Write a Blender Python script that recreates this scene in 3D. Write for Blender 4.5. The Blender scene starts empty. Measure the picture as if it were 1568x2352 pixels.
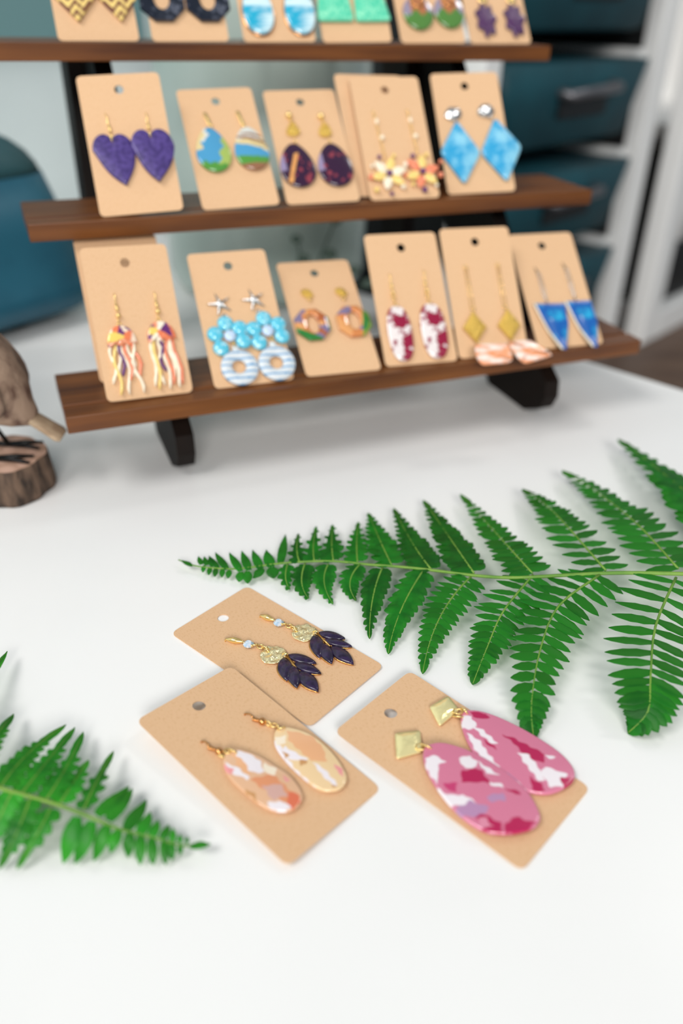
import bpy, math, random
from mathutils import Vector, Matrix
random.seed(7)
S = 0.01                       # the numbers below are centimetres; Blender units are metres

# ------------------------------------------------------------------ camera
CAM_LOC, CAM_FW, CAM_RT, CAM_UP, CAM_F = (0.0, 0.0, 26.0343), (0.0, 0.848434, -0.529301), (0.999646, 0.014092, 0.022588), (-0.026623, 0.529113, 0.848134), 1897.6
scene = bpy.context.scene
cd = bpy.data.cameras.new('camera'); cam = bpy.data.objects.new('camera', cd); scene.collection.objects.link(cam)
R_, U_, F_ = Vector(CAM_RT), Vector(CAM_UP), Vector(CAM_FW)
mw = Matrix.Identity(4)
for i in range(3):
    mw[i][0] = R_[i]; mw[i][1] = U_[i]; mw[i][2] = -F_[i]; mw[i][3] = CAM_LOC[i] * S
cam.matrix_world = mw
cd.sensor_fit = 'VERTICAL'; cd.sensor_height = 36; cd.sensor_width = 24
cd.lens = CAM_F / 2352 * 36
cd.clip_start = 0.01; cd.clip_end = 60
cd.dof.use_dof = True; cd.dof.focus_distance = 0.385; cd.dof.aperture_fstop = 3.4
scene.camera = cam

# ------------------------------------------------------------------ world and lights
w = bpy.data.worlds.new('world'); scene.world = w; w.use_nodes = True
bg = w.node_tree.nodes['Background']; bg.inputs[0].default_value = (0.76, 0.89, 1.0, 1); bg.inputs[1].default_value = 0.38
def area(name, loc, target, size, power, col, sy=None):
    l = bpy.data.lights.new(name, 'AREA'); l.energy = power; l.color = col; l.size = size * S
    if sy: l.shape = 'RECTANGLE'; l.size_y = sy * S
    o = bpy.data.objects.new(name, l); scene.collection.objects.link(o)
    o.location = Vector(loc) * S
    o.rotation_euler = (Vector(target) - Vector(loc)).to_track_quat('-Z', 'Y').to_euler()
    return o
area('window_light', (-170, -130, 300), (-5, 60, 0), 150, 104, (1.0, 0.985, 0.96), 110)
area('front_fill', (60, -380, 230), (0, 70, 10), 190, 225, (1.0, 0.97, 0.94), 130)  # soft fill added behind the camera to brighten cards and table
area('rear_lamp', (100, 120, 150), (0, 30, 0), 24, 5, (1.0, 0.98, 0.95), 24)
scene.view_settings.view_transform = 'Standard'; scene.view_settings.look = 'None'
scene.view_settings.gamma = 1; scene.view_settings.use_curve_mapping = False
scene.view_settings.exposure = -0.56

# ------------------------------------------------------------------ measured data (cm; earring patterns in card mm)
SH=dict(yaw=0.39237,ox=-15.468,oy=41.539,L=39.471,w=6.561,t=1.027,z=[5.805, 14.392, 23.251],d=[0.0, 8.31, 16.129])
# card frames: bottom-left corner, width axis, height axis (cm)
CARDS={
 'r3back1':([-14.723, 46.161, 5.887],[0.9143, 0.4048, -0.0163],[-0.2214, 0.533, 0.8166]),
 'r3c1':([-13.59, 43.396, 5.915],[0.9141, 0.405, -0.0219],[-0.2097, 0.5183, 0.8291]),
 'r3c2':([-7.797, 45.932, 5.805],[0.9344, 0.3562, -0.0],[-0.2513, 0.6592, 0.7087]),
 'r3c3':([-2.398, 48.074, 5.853],[0.945, 0.327, -0.0095],[-0.2665, 0.7863, 0.5574]),
 'r3c4':([2.612, 50.151, 5.805],[0.9577, 0.2876, -0.0],[-0.184, 0.6125, 0.7687]),
 'r3c5':([7.527, 51.914, 5.805],[0.9644, 0.2645, 0.0014],[-0.1653, 0.5985, 0.7839]),
 'r3c6':([13.206, 54.083, 5.805],[0.9575, 0.2886, -0.0],[-0.2139, 0.7097, 0.6713]),
 'r2c1':([-14.967, 51.376, 14.392],[0.9555, 0.2909, 0.0497],[-0.2161, 0.575, 0.7891]),
 'r2c2':([-9.195, 53.936, 14.392],[0.9432, 0.331, 0.0293],[-0.2596, 0.6789, 0.6868]),
 'r2c3':([-4.063, 56.193, 14.392],[0.956, 0.2928, 0.0183],[-0.2287, 0.7047, 0.6716]),
 'r2c4':([1.405, 58.227, 14.392],[0.9566, 0.2914, 0.0067],[-0.1904, 0.6074, 0.7712]),
 'r2back4':([0.61, 58.41, 14.519],[0.9371, 0.3483, -0.0255],[-0.2034, 0.6037, 0.7708]),
 'r2c5':([6.861, 60.887, 14.392],[0.9761, 0.2144, 0.0345],[-0.1589, 0.5973, 0.7861]),
 'r1c1':([-18.378, 58.884, 23.251],[0.9352, 0.3542, 0.0042],[-0.2203, 0.5722, 0.79]),
 'r1c2':([-12.98, 61.09, 23.251],[0.9504, 0.3108, 0.0095],[-0.1977, 0.5804, 0.7899]),
 'r1c3':([-7.338, 63.436, 23.251],[0.9509, 0.3092, 0.0123],[-0.1989, 0.5801, 0.7899]),
 'r1c4':([-2.125, 65.558, 23.251],[0.9619, 0.2727, 0.0193],[-0.1819, 0.5858, 0.7898]),
 'r1c5':([3.397, 67.896, 23.251],[0.9543, 0.2987, 0.0105],[-0.1911, 0.5827, 0.7899]),
 'r1c6':([8.61, 70.053, 23.251],[0.9462, 0.3235, 0.0096],[-0.2055, 0.5777, 0.7899]),
 'A':([-1.088, 24.53, 0.118],[0.6422, 0.7666, 0.0017],[-0.7665, 0.6422, -0.0066]),
 'B':([-1.56, 17.858, 0.315],[0.6772, 0.7336, -0.0571],[-0.7315, 0.6796, 0.0549]),
 'C':([6.691, 18.071, 0.095],[0.6616, 0.7498, -0.0092],[-0.7491, 0.6614, 0.0375]),
}
F1_STEM=[[-8.63, 35.98, 0.3], [-7.6, 35.4, 0.35], [-6.19, 35.16, 0.4], [-5.04, 35.18, 0.45], [-2.89, 35.54, 0.6], [-0.48, 35.53, 0.8], [1.57, 35.1, 0.95], [3.36, 34.74, 1.1], [5.1, 34.27, 1.25], [6.81, 33.77, 1.4], [8.71, 33.47, 1.55], [11.31, 33.53, 1.75], [13.89, 33.56, 1.95], [16.95, 33.28, 2.2], [19.62, 32.98, 2.4]]
F1=[([[-7.79, 35.44, 0.34], [-8.08, 35.51, 0.45], [-8.4, 35.72, 0.45]], 0.13, 0, 'simple'), ([[-7.32, 35.51, 0.36], [-7.44, 35.75, 0.46], [-7.59, 36.14, 0.45]], 0.12, 0, 'simple'), ([[-7.04, 35.44, 0.37], [-7.14, 35.72, 0.46], [-7.28, 36.15, 0.45]], 0.12, 0, 'simple'), ([[-6.71, 35.32, 0.38], [-6.85, 35.67, 0.47], [-7.01, 36.17, 0.45]], 0.13, 0, 'simple'), ([[-6.39, 35.21, 0.39], [-6.7, 35.64, 0.47], [-7.04, 36.21, 0.45]], 0.13, 0, 'simple'), ([[-5.89, 35.06, 0.41], [-6.3, 35.72, 0.48], [-6.74, 36.54, 0.45]], 0.17, 0, 'simple'), ([[-5.17, 34.9, 0.44], [-5.56, 35.65, 0.5], [-5.99, 36.56, 0.45]], 0.18, 0, 'simple'), ([[-4.74, 34.96, 0.47], [-5.02, 35.77, 0.51], [-5.34, 36.75, 0.45]], 0.19, 0, 'simple'), ([[-4.13, 35.0, 0.51], [-4.43, 35.85, 0.53], [-4.77, 36.87, 0.45]], 0.2, 0, 'simple'), ([[-3.61, 35.19, 0.55], [-3.81, 35.96, 0.55], [-4.03, 36.89, 0.45]], 0.24, 0, 'simple'), ([[-3.16, 35.44, 0.58], [-3.12, 36.85, 0.57], [-3.09, 38.49, 0.45]], 0.2, 0, 'simple'), ([[-7.17, 35.44, 0.37], [-7.17, 35.13, 0.36], [-7.19, 34.97, 0.25]], 0.1, 0, 'simple'), ([[-6.84, 35.29, 0.38], [-6.83, 34.95, 0.36], [-6.85, 34.75, 0.25]], 0.11, 0, 'simple'), ([[-6.52, 35.21, 0.39], [-6.5, 34.85, 0.37], [-6.51, 34.62, 0.25]], 0.12, 0, 'simple'), ([[-6.16, 35.13, 0.4], [-6.14, 34.79, 0.38], [-6.13, 34.58, 0.25]], 0.12, 0, 'simple'), ([[-5.79, 35.01, 0.42], [-5.79, 34.7, 0.38], [-5.81, 34.52, 0.25]], 0.13, 0, 'simple'), ([[-5.16, 34.83, 0.44], [-5.17, 34.47, 0.4], [-5.2, 34.24, 0.25]], 0.19, 0, 'simple'), ([[-4.82, 34.89, 0.46], [-4.77, 34.43, 0.41], [-4.74, 34.12, 0.25]], 0.2, 0, 'simple'), ([[-4.05, 35.07, 0.52], [-4.28, 34.77, 0.43], [-4.53, 34.61, 0.25]], 0.22, 0, 'simple'), ([[-3.58, 35.19, 0.55], [-3.49, 34.84, 0.45], [-3.41, 34.63, 0.25]], 0.27, 0, 'simple'), ([[-2.14, 35.55, 0.66], [-2.35, 36.65, 0.76], [-2.37, 38.46, 0.55]], 0.42, 4, 'lobed'), ([[-1.37, 35.62, 0.73], [-1.47, 36.96, 0.79], [-1.41, 39.24, 0.55]], 0.5, 4, 'lobed'), ([[-0.36, 35.55, 0.81], [-0.48, 37.11, 0.83], [-0.49, 39.46, 0.55]], 0.58, 5, 'lobed'), ([[0.91, 35.36, 0.9], [0.87, 37.27, 0.88], [0.98, 39.83, 0.55]], 0.75, 7, 'lobed'), ([[2.68, 34.97, 1.04], [2.06, 37.71, 0.95], [1.57, 40.85, 0.55]], 1.0, 11, 'lobed'), ([[4.66, 34.48, 1.21], [3.81, 37.34, 1.03], [3.08, 41.44, 0.55]], 1.12, 13, 'lobed'), ([[6.78, 33.98, 1.4], [5.83, 37.72, 1.2], [4.89, 42.39, 0.6]], 1.25, 16, 'lobed'), ([[9.67, 33.8, 1.62], [8.53, 37.6, 1.36], [7.17, 43.03, 0.7]], 1.45, 18, 'leaflets'), ([[13.32, 33.82, 1.9], [12.36, 37.86, 1.79], [11.77, 40.75, 1.43], [11.02, 43.68, 0.8]], 1.75, 19, 'leaflets'), ([[16.86, 33.75, 2.18], [16.16, 37.9, 2.01], [15.13, 41.91, 1.59], [13.93, 45.99, 0.9]], 2.1, 20, 'leaflets'), ([[20.06, 33.0, 2.4], [20.16, 39.14, 2.28], [19.51, 44.38, 1.81], [18.65, 50.45, 1.0]], 2.2, 18, 'lobed'), ([[-2.75, 35.45, 0.61], [-2.8, 34.41, 0.51], [-2.55, 33.8, 0.2]], 0.36, 4, 'lobed'), ([[-1.84, 35.41, 0.69], [-1.94, 33.97, 0.54], [-1.56, 33.11, 0.2]], 0.5, 6, 'lobed'), ([[-0.61, 35.27, 0.79], [-0.79, 33.95, 0.59], [-0.32, 32.72, 0.2]], 0.52, 7, 'lobed'), ([[1.04, 35.17, 0.91], [0.53, 33.93, 0.66], [0.85, 33.04, 0.2]], 0.68, 9, 'lobed'), ([[2.2, 34.83, 1.0], [1.66, 32.54, 0.7], [1.49, 30.17, 0.2]], 0.78, 11, 'lobed'), ([[4.27, 34.39, 1.18], [3.01, 31.57, 0.79], [2.35, 29.14, 0.2]], 0.98, 14, 'lobed'), ([[6.6, 33.67, 1.38], [4.87, 31.05, 0.89], [3.86, 27.88, 0.2]], 1.25, 18, 'leaflets'), ([[9.69, 33.64, 1.62], [7.86, 31.11, 1.28], [6.83, 28.96, 0.8], [6.05, 27.27, 0.2]], 1.55, 20, 'leaflets'), ([[12.94, 33.44, 1.88], [10.48, 31.2, 1.64], [9.14, 28.5, 1.29], [8.28, 25.61, 0.8], [8.19, 24.19, 0.2]], 1.95, 22, 'leaflets'), ([[16.51, 32.97, 2.17], [14.43, 29.38, 2.03], [13.35, 26.33, 1.69], [12.98, 25.0, 1.05], [12.22, 24.59, 0.2]], 2.45, 21, 'leaflets')]
F2_STEM=[[-4.34, 18.61, 0.35], [-5.16, 18.42, 0.5], [-5.75, 18.47, 0.6], [-6.35, 18.58, 0.7], [-7.5, 18.75, 0.85], [-8.39, 19.01, 1.0], [-9.45, 19.33, 1.15], [-10.49, 19.57, 1.3], [-12.06, 19.87, 1.5], [-14.47, 20.39, 1.8]]
F2=[([[-5.2, 18.48, 0.5], [-5.15, 18.51, 0.67], [-5.16, 18.73, 0.6]], 0.1, 0, 'simple'), ([[-5.41, 18.47, 0.54], [-5.4, 18.55, 0.69], [-5.44, 18.81, 0.6]], 0.11, 0, 'simple'), ([[-5.65, 18.46, 0.58], [-5.67, 18.68, 0.71], [-5.74, 19.08, 0.6]], 0.13, 0, 'simple'), ([[-6.05, 18.51, 0.65], [-5.95, 18.76, 0.75], [-5.92, 19.2, 0.6]], 0.17, 0, 'simple'), ([[-6.42, 18.57, 0.71], [-6.35, 18.88, 0.77], [-6.33, 19.38, 0.6]], 0.2, 0, 'simple'), ([[-6.85, 18.63, 0.77], [-6.73, 19.07, 0.8], [-6.68, 19.71, 0.6]], 0.24, 0, 'simple'), ([[-7.35, 18.74, 0.83], [-7.12, 19.38, 0.84], [-6.94, 20.23, 0.6]], 0.28, 0, 'simple'), ([[-8.03, 19.04, 0.93], [-7.77, 19.77, 0.89], [-7.57, 20.73, 0.6]], 0.28, 0, 'simple'), ([[-8.49, 19.21, 1.01], [-8.08, 19.9, 0.92], [-7.72, 20.82, 0.6]], 0.3, 0, 'simple'), ([[-5.36, 18.42, 0.53], [-5.35, 18.22, 0.49], [-5.39, 18.19, 0.2]], 0.11, 0, 'simple'), ([[-5.68, 18.46, 0.59], [-5.62, 18.15, 0.51], [-5.63, 18.01, 0.2]], 0.14, 0, 'simple'), ([[-5.96, 18.55, 0.63], [-5.85, 18.11, 0.54], [-5.79, 17.83, 0.2]], 0.17, 0, 'simple'), ([[-6.39, 18.54, 0.71], [-6.28, 18.09, 0.57], [-6.22, 17.82, 0.2]], 0.19, 0, 'simple'), ([[-6.8, 18.64, 0.76], [-6.71, 18.13, 0.6], [-6.68, 17.81, 0.2]], 0.2, 0, 'simple'), ([[-7.19, 18.67, 0.81], [-7.15, 18.29, 0.63], [-7.17, 18.08, 0.2]], 0.21, 0, 'simple'), ([[-7.59, 18.73, 0.87], [-7.63, 18.27, 0.85], [-7.74, 17.99, 0.6]], 0.23, 0, 'simple'), ([[-8.01, 18.86, 0.94], [-8.14, 18.3, 0.69], [-8.35, 17.92, 0.2]], 0.27, 0, 'simple'), ([[-8.56, 18.92, 1.03], [-8.72, 18.27, 0.73], [-8.97, 17.8, 0.2]], 0.33, 0, 'simple'), ([[-9.11, 19.02, 1.11], [-9.2, 18.31, 0.78], [-9.38, 17.8, 0.2]], 0.34, 0, 'simple'), ([[-5.02, 18.45, 0.47], [-4.64, 18.36, 0.66], [-4.3, 18.44, 0.6]], 0.17, 0, 'simple'), ([[-8.97, 19.37, 1.07], [-8.83, 20.71, 1.04], [-8.71, 22.43, 0.7]], 0.36, 5, 'lobed'), ([[-9.83, 19.49, 1.2], [-9.63, 20.63, 1.1], [-9.56, 21.96, 0.7]], 0.42, 6, 'lobed'), ([[-10.35, 19.59, 1.28], [-10.11, 21.23, 1.14], [-10.16, 23.38, 0.7]], 0.46, 8, 'lobed'), ([[-11.27, 19.7, 1.4], [-10.86, 21.49, 1.2], [-10.57, 23.6, 0.7]], 0.48, 9, 'lobed'), ([[-12.06, 19.87, 1.5], [-11.71, 21.69, 1.25], [-10.98, 23.74, 0.7]], 0.5, 10, 'lobed'), ([[-13.39, 20.16, 1.67], [-13.26, 22.18, 1.33], [-13.27, 24.25, 0.7]], 0.5, 10, 'lobed'), ([[-14.62, 20.38, 1.8], [-14.76, 24.13, 1.4], [-14.88, 28.01, 0.7]], 0.5, 12, 'lobed'), ([[-10.07, 19.32, 1.25], [-10.38, 18.25, 0.9], [-10.88, 17.55, 0.25]], 0.42, 5, 'lobed'), ([[-10.9, 19.63, 1.35], [-11.06, 18.3, 0.95], [-11.5, 17.53, 0.25]], 0.46, 7, 'lobed'), ([[-11.59, 19.78, 1.44], [-11.83, 18.7, 1.0], [-12.04, 17.57, 0.25]], 0.5, 8, 'lobed'), ([[-12.58, 19.95, 1.57], [-12.67, 18.63, 1.06], [-12.98, 17.76, 0.25]], 0.5, 8, 'lobed')]
PAT_C2=[('w',[(13.1,53.6),(16.4,51.4),(17.2,46.5),(13.3,47.4),(6.3,42.2),(6.9,45.1),(9.2,49.8)]),('w',[(21.6,43.8),(26.2,41.7),(26.2,37.5),(21.8,36.5),(19.5,39.4)]),('w',[(26.2,37.5),(26.5,33.6),(26.6,27.7),(23.7,31.7)]),('w',[(4.7,42.7),(4.9,36.3),(9.1,32.1),(9.5,26.8),(4.7,29.0),(1.6,33.1),(2.2,37.5)]),('m',[(18.0,39.2),(22.9,36.0),(23.3,33.9),(20.5,28.0),(13.1,36.5)]),('r',[(8.1,41.0),(11.7,36.8),(7.8,35.2),(6.6,39.1)]),('v',[(1.8,30.8),(8.7,28.7),(11.2,21.8),(6.8,22.0),(2.6,25.2),(0.3,27.5)]),('m',[(4.0,23.8),(7.2,22.2),(8.7,14.9),(5.3,12.7),(1.3,18.2)]),('m',[(9.6,14.0),(15.3,12.4),(16.3,9.3),(18.0,5.9),(12.1,6.7),(5.6,11.4)]),('l',[(4.0,22.7),(6.5,20.2),(5.2,16.3),(1.6,19.9)]),('w',[(20.7,28.9),(23.8,24.7),(22.2,22.9),(20.3,27.1)]),('m',[(22.7,22.4),(25.0,20.0),(25.0,16.2),(23.0,18.7)]),('v',[(14.8,25.8),(20.8,22.0),(18.0,19.4),(13.1,23.1)])]
PAT_C1=[('m',[(46.3,55.7),(50.7,49.9),(49.5,47.3),(46.6,48.9),(45.1,53.1)]),('w',[(42.0,56.1),(44.6,53.6),(41.9,48.2),(38.1,50.0),(36.5,52.3)]),('w',[(40.7,50.0),(41.8,45.7),(40.0,37.3),(38.3,38.3),(39.0,44.6)]),('w',[(36.1,49.4),(36.2,43.5),(33.7,38.5),(30.3,29.7),(28.2,30.7),(29.1,37.0),(31.0,42.5)]),('m',[(45.3,39.0),(47.1,34.0),(49.1,20.6),(45.3,18.4),(41.6,23.3),(44.8,32.5)]),('w',[(41.9,29.1),(43.9,24.7),(41.8,19.4),(37.9,14.0),(35.7,15.0),(39.4,24.3)]),('w',[(43.4,17.3),(44.7,14.2),(46.7,9.2),(39.8,7.5),(36.4,10.9),(39.8,16.7)]),('w',[(48.7,20.4),(51.1,16.3),(47.8,18.3)]),('m',[(42.9,10.1),(47.6,6.6),(43.6,4.8),(39.9,6.8)]),('m',[(35.0,19.2),(35.2,13.2),(33.7,10.8),(30.2,14.8)]),('v',[(29.4,30.7),(30.6,23.6),(27.5,17.0),(25.9,21.4),(26.1,27.0)]),('m',[(37.6,42.8),(38.2,39.0),(37.2,35.0),(36.2,38.5)]),('w',[(29.0,24.1),(29.7,19.9),(28.1,15.8),(26.7,19.5)])]
PAT_B2=[('o',[(13.7,35.2),(21.5,31.5),(21.3,21.1),(22.6,16.9),(18.5,14.5),(15.4,20.3),(13.5,31.1)]),('w',[(18.9,49.1),(21.3,45.9),(22.4,39.3),(19.6,34.2),(17.2,35.3),(15.8,38.6),(17.0,42.9),(16.8,47.6)]),('w',[(11.5,48.3),(13.5,42.8),(13.7,36.2),(12.5,35.7),(10.1,42.6)]),('e',[(16.8,49.2),(17.5,42.5),(14.2,35.8),(14.1,43.4)]),('k',[(10.8,47.9),(12.0,43.0),(9.6,42.0),(8.6,43.8)]),('c',[(22.9,37.8),(24.5,32.0),(21.4,30.5),(19.6,34.2)]),('t',[(9.2,32.9),(10.5,29.7),(9.0,26.0),(8.2,30.7)]),('g',[(14.9,29.9),(20.6,25.9),(18.8,20.3),(13.1,22.3)]),('w',[(11.2,23.0),(15.4,20.3),(17.1,15.7),(13.5,15.5),(10.4,19.3)]),('s',[(19.9,21.4),(22.6,17.9),(20.5,14.7),(16.3,14.9),(16.2,17.5)]),('k',[(23.8,28.4),(25.1,25.1),(23.1,24.8)])]
PAT_B1=[('w',[(33.3,43.3),(34.2,42.5),(29.9,27.8),(29.6,14.6),(27.7,15.9),(27.3,27.9),(30.4,40.1)]),('e',[(41.2,44.1),(46.8,35.2),(45.4,27.1),(41.5,21.5),(37.2,26.4),(37.3,34.1),(37.8,39.5)]),('w',[(34.5,38.9),(35.5,32.3),(36.7,27.9),(34.6,27.5),(31.8,32.2),(31.6,36.8)]),('c',[(34.7,44.5),(38.6,42.3),(36.2,39.7),(32.5,40.6)]),('w',[(37.1,25.4),(38.2,20.0),(36.9,11.5),(35.3,11.8),(35.4,18.1)]),('t',[(33.7,29.4),(36.2,27.3),(35.0,26.1),(32.5,27.2)]),('t',[(32.5,37.2),(32.5,33.8),(30.3,33.5)]),('k',[(43.4,19.2),(43.6,15.2),(41.2,12.5),(41.6,17.0)]),('t',[(35.4,12.8),(36.6,11.2),(34.8,11.3)])]

# ------------------------------------------------------------------ materials
def lin(c):
    return tuple(((x / 255) / 12.92 if x / 255 <= 0.04045 else ((x / 255 + 0.055) / 1.055) ** 2.4) for x in c)
def M(name, col, rough=0.5, metal=0.0, col2=None, nscale=100, ns=(0.4, 0.6), bump=None, coat=0.0, vcol=False, stretch=None, detail=4, trans=0.0, ior=1.45, spec=None, sss=0):
    m = bpy.data.materials.new(name); m.use_nodes = True; nt = m.node_tree; b = nt.nodes['Principled BSDF']
    b.inputs['Base Color'].default_value = (*lin(col), 1); b.inputs['Roughness'].default_value = rough
    b.inputs['Metallic'].default_value = metal; b.inputs['Coat Weight'].default_value = coat; b.inputs['Coat Roughness'].default_value = 0.06
    b.inputs['Transmission Weight'].default_value = trans; b.inputs['IOR'].default_value = ior
    if spec is not None: b.inputs['Specular IOR Level'].default_value = spec
    tc = nt.nodes.new('ShaderNodeTexCoord'); vec = tc.outputs['Object']
    if stretch:
        mp = nt.nodes.new('ShaderNodeMapping'); mp.inputs['Scale'].default_value = stretch
        nt.links.new(vec, mp.inputs[0]); vec = mp.outputs[0]
    base = None
    if vcol:
        a = nt.nodes.new('ShaderNodeAttribute'); a.attribute_name = 'Col'; base = a.outputs['Color']
        nt.links.new(base, b.inputs['Base Color'])
    if col2:
        n = nt.nodes.new('ShaderNodeTexNoise'); n.inputs['Scale'].default_value = nscale; n.inputs['Detail'].default_value = detail
        nt.links.new(vec, n.inputs['Vector'])
        mr = nt.nodes.new('ShaderNodeMapRange'); mr.inputs[1].default_value = ns[0]; mr.inputs[2].default_value = ns[1]
        nt.links.new(n.outputs[0], mr.inputs[0])
        mx = nt.nodes.new('ShaderNodeMix'); mx.data_type = 'RGBA'
        nt.links.new(mr.outputs[0], mx.inputs[0])
        if base: nt.links.new(base, mx.inputs[6])
        else: mx.inputs[6].default_value = (*lin(col), 1)
        mx.inputs[7].default_value = (*lin(col2), 1)
        nt.links.new(mx.outputs[2], b.inputs['Base Color'])
    if bump:
        n = nt.nodes.new('ShaderNodeTexNoise'); n.inputs['Scale'].default_value = bump[0]; n.inputs['Detail'].default_value = 3
        nt.links.new(vec, n.inputs['Vector'])
        bp = nt.nodes.new('ShaderNodeBump'); bp.inputs['Strength'].default_value = bump[1]; bp.inputs['Distance'].default_value = bump[2]
        nt.links.new(n.outputs[0], bp.inputs['Height']); nt.links.new(bp.outputs[0], b.inputs['Normal'])
    return m
m_table = M('white_laminate', (243, 242, 240), 0.32, col2=(240, 239, 237), nscale=6, spec=0.4)
m_table_edge = M('white_edging', (238, 236, 232), 0.4)
m_wall = M('painted_wall', (222, 232, 232), 0.8, col2=(216, 227, 227), nscale=4)
m_floor = M('brown_floor', (120, 103, 92), 0.5, col2=(96, 82, 74), nscale=9)
m_kraft = M('kraft_card', (222, 182, 142), 0.75, col2=(210, 166, 124), nscale=1400, ns=(0.52, 0.75), stretch=(1, .45, 1), bump=(900, 0.12, 0.0002), spec=0.25)
m_wood = M('walnut', (122, 71, 28), 0.36, col2=(74, 37, 13), nscale=60, ns=(0.36, 0.7), stretch=(0.12, 1.6, 1.6), detail=6, spec=0.5)
m_dark = M('dark_stained_wood', (24, 15, 10), 0.6, col2=(14, 9, 7), nscale=60, stretch=(1, .2, .2), spec=0.2)
m_gold = M('polished_gold', (250, 218, 146), 0.22, .8)
m_goldrose = M('rose_gold', (224, 165, 105), 0.2, 1.0)
m_hammer = M('hammered_gold', (250, 234, 184), 0.16, .68, bump=(330, 1.0, 0.0011))
m_goldsq = M('faceted_gold', (255, 240, 176), 0.2, .45, coat=.6, bump=(300, 0.5, 0.0006))
m_goldrough = M('textured_gold', (240, 200, 100), 0.32, .6, bump=(480, 1.0, 0.003))
m_silver = M('silver', (215, 215, 215), 0.18, 1.0)
m_crystal = M('crystal', (240, 244, 250), 0.03, 0.3, col2=(188, 216, 240), nscale=700, coat=1.0)
m_paint = M('painted_resin', (220, 120, 150), 0.16, vcol=True, coat=0.9, spec=0.6)
m_paintm = M('painted_clay', (220, 120, 150), 0.45, vcol=True)
m_purple = M('plum_clay', (46, 30, 66), 0.3, col2=(30, 18, 44), nscale=400, coat=0.45, bump=(900, 0.25, 0.0003))
m_goldfoil = M('gold_foil', (226, 176, 104), 0.3, 1.0, bump=(900, 0.6, 0.0005))
m_heart = M('purple_clay', (84, 66, 134), 0.4, col2=(60, 44, 104), nscale=350, bump=(500, 0.35, 0.0005), coat=0.2)
m_pearlpurple = M('dark_leaf_clay', (62, 34, 78), 0.35, col2=(98, 60, 100), nscale=600, coat=0.4)
m_blue = M('blue_marbled_clay', (50, 160, 210), 0.22, col2=(150, 214, 236), nscale=130, ns=(.42, .68), coat=0.7, bump=(400, 0.25, 0.0005))
m_kite = M('deep_blue_clay', (18, 92, 172), 0.35, col2=(40, 168, 214), nscale=120, ns=(.5, .68), coat=0.2)
m_turq = M('turquoise_bead', (92, 196, 222), 0.2, col2=(190, 232, 240), nscale=330, ns=(.5, .7), coat=0.8)
m_paleblue = M('pale_blue_bead', (196, 216, 240), 0.3, coat=.5)
m_sea = M('sea_marble', (40, 170, 205), 0.2, col2=(214, 240, 246), nscale=120, ns=(.46, .62), stretch=(.35, 1.5, 1), coat=0.8)
m_mint = M('mint_clay', (70, 205, 165), 0.5, col2=(150, 236, 196), nscale=420, ns=(.4, .65), bump=(600, 1.0, 0.001))
m_peachfan = M('peach_marble', (240, 156, 106), 0.35, col2=(252, 236, 226), nscale=120, ns=(.45, .6), stretch=(.5, 1.4, 1), coat=.4)
m_berry = M('berry_marble', (236, 226, 224), 0.2, col2=(150, 24, 60), nscale=150, ns=(.48, .54), coat=.8)
m_iri = M('abalone', (26, 32, 48), 0.15, 0.4, col2=(120, 124, 140), nscale=150, ns=(.55, .68), coat=1.0)
m_yel = M('yellow_resin', (248, 214, 128), 0.3, coat=.5)
m_cor = M('coral_resin', (240, 140, 104), 0.3, coat=.5)
m_wht = M('cream_resin', (250, 236, 210), 0.25, coat=.6)
m_plm = M('plum_resin', (104, 50, 110), 0.3, coat=.5)
m_leaf = M('fern_green', (26, 116, 28), 0.45, col2=(16, 88, 20), nscale=120, ns=(.35, .65), spec=0.3)
m_leaf2 = M('bright_fern_green', (48, 150, 36), 0.42, col2=(28, 116, 28), nscale=90, ns=(.35, .65), spec=0.35)
m_stem = M('fern_stem', (120, 158, 62), 0.5, col2=(96, 140, 50), nscale=90)
for mm in (m_leaf, m_leaf2):
    nt = mm.node_tree; b = nt.nodes['Principled BSDF']; outn = nt.nodes['Material Output']
    oi = nt.nodes.new('ShaderNodeObjectInfo'); mrr = nt.nodes.new('ShaderNodeMapRange'); mrr.inputs[3].default_value = .72; mrr.inputs[4].default_value = 1.35
    hs = nt.nodes.new('ShaderNodeHueSaturation'); nt.links.new(oi.outputs['Random'], mrr.inputs[0]); nt.links.new(mrr.outputs[0], hs.inputs['Value'])
    nt.links.new(b.inputs['Base Color'].links[0].from_socket, hs.inputs['Color']); nt.links.new(hs.outputs[0], b.inputs['Base Color'])
    tr = nt.nodes.new('ShaderNodeBsdfTranslucent'); tr.inputs[0].default_value = (*lin((90, 175, 50)), 1)
    mxs = nt.nodes.new('ShaderNodeMixShader'); mxs.inputs[0].default_value = 0.22
    nt.links.new(b.outputs[0], mxs.inputs[1]); nt.links.new(tr.outputs[0], mxs.inputs[2]); nt.links.new(mxs.outputs[0], outn.inputs[0])
m_teal = M('teal_enamel', (36, 92, 112), 0.45, col2=(30, 80, 100), nscale=14)
m_tealdark = M('teal_lid', (40, 78, 84), 0.5)
m_black = M('black_plastic_and_shade', (16, 17, 18), 0.5)  # also the flat black for painted shade in drawer gaps and under handles
m_drawer = M('teal_drawer', (14, 70, 80), 0.6, col2=(11, 60, 70), nscale=10)
m_pull = M('dark_metal_pull', (120, 120, 124), 0.4, .8)
m_rack = M('white_rack', (240, 240, 238), 0.5)
m_taupe = M('taupe_panel', (150, 132, 118), 0.7)
m_bench = M('brown_bench', (104, 82, 66), 0.5, col2=(84, 64, 52), nscale=30, stretch=(.3, 1, 1))
m_jar = M('sage_glazed_jar', (206, 222, 214), 0.35, col2=(194, 212, 203), nscale=8, coat=.4)
m_board = M('grey_teal_felt', (112, 148, 150), 0.9)
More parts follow.
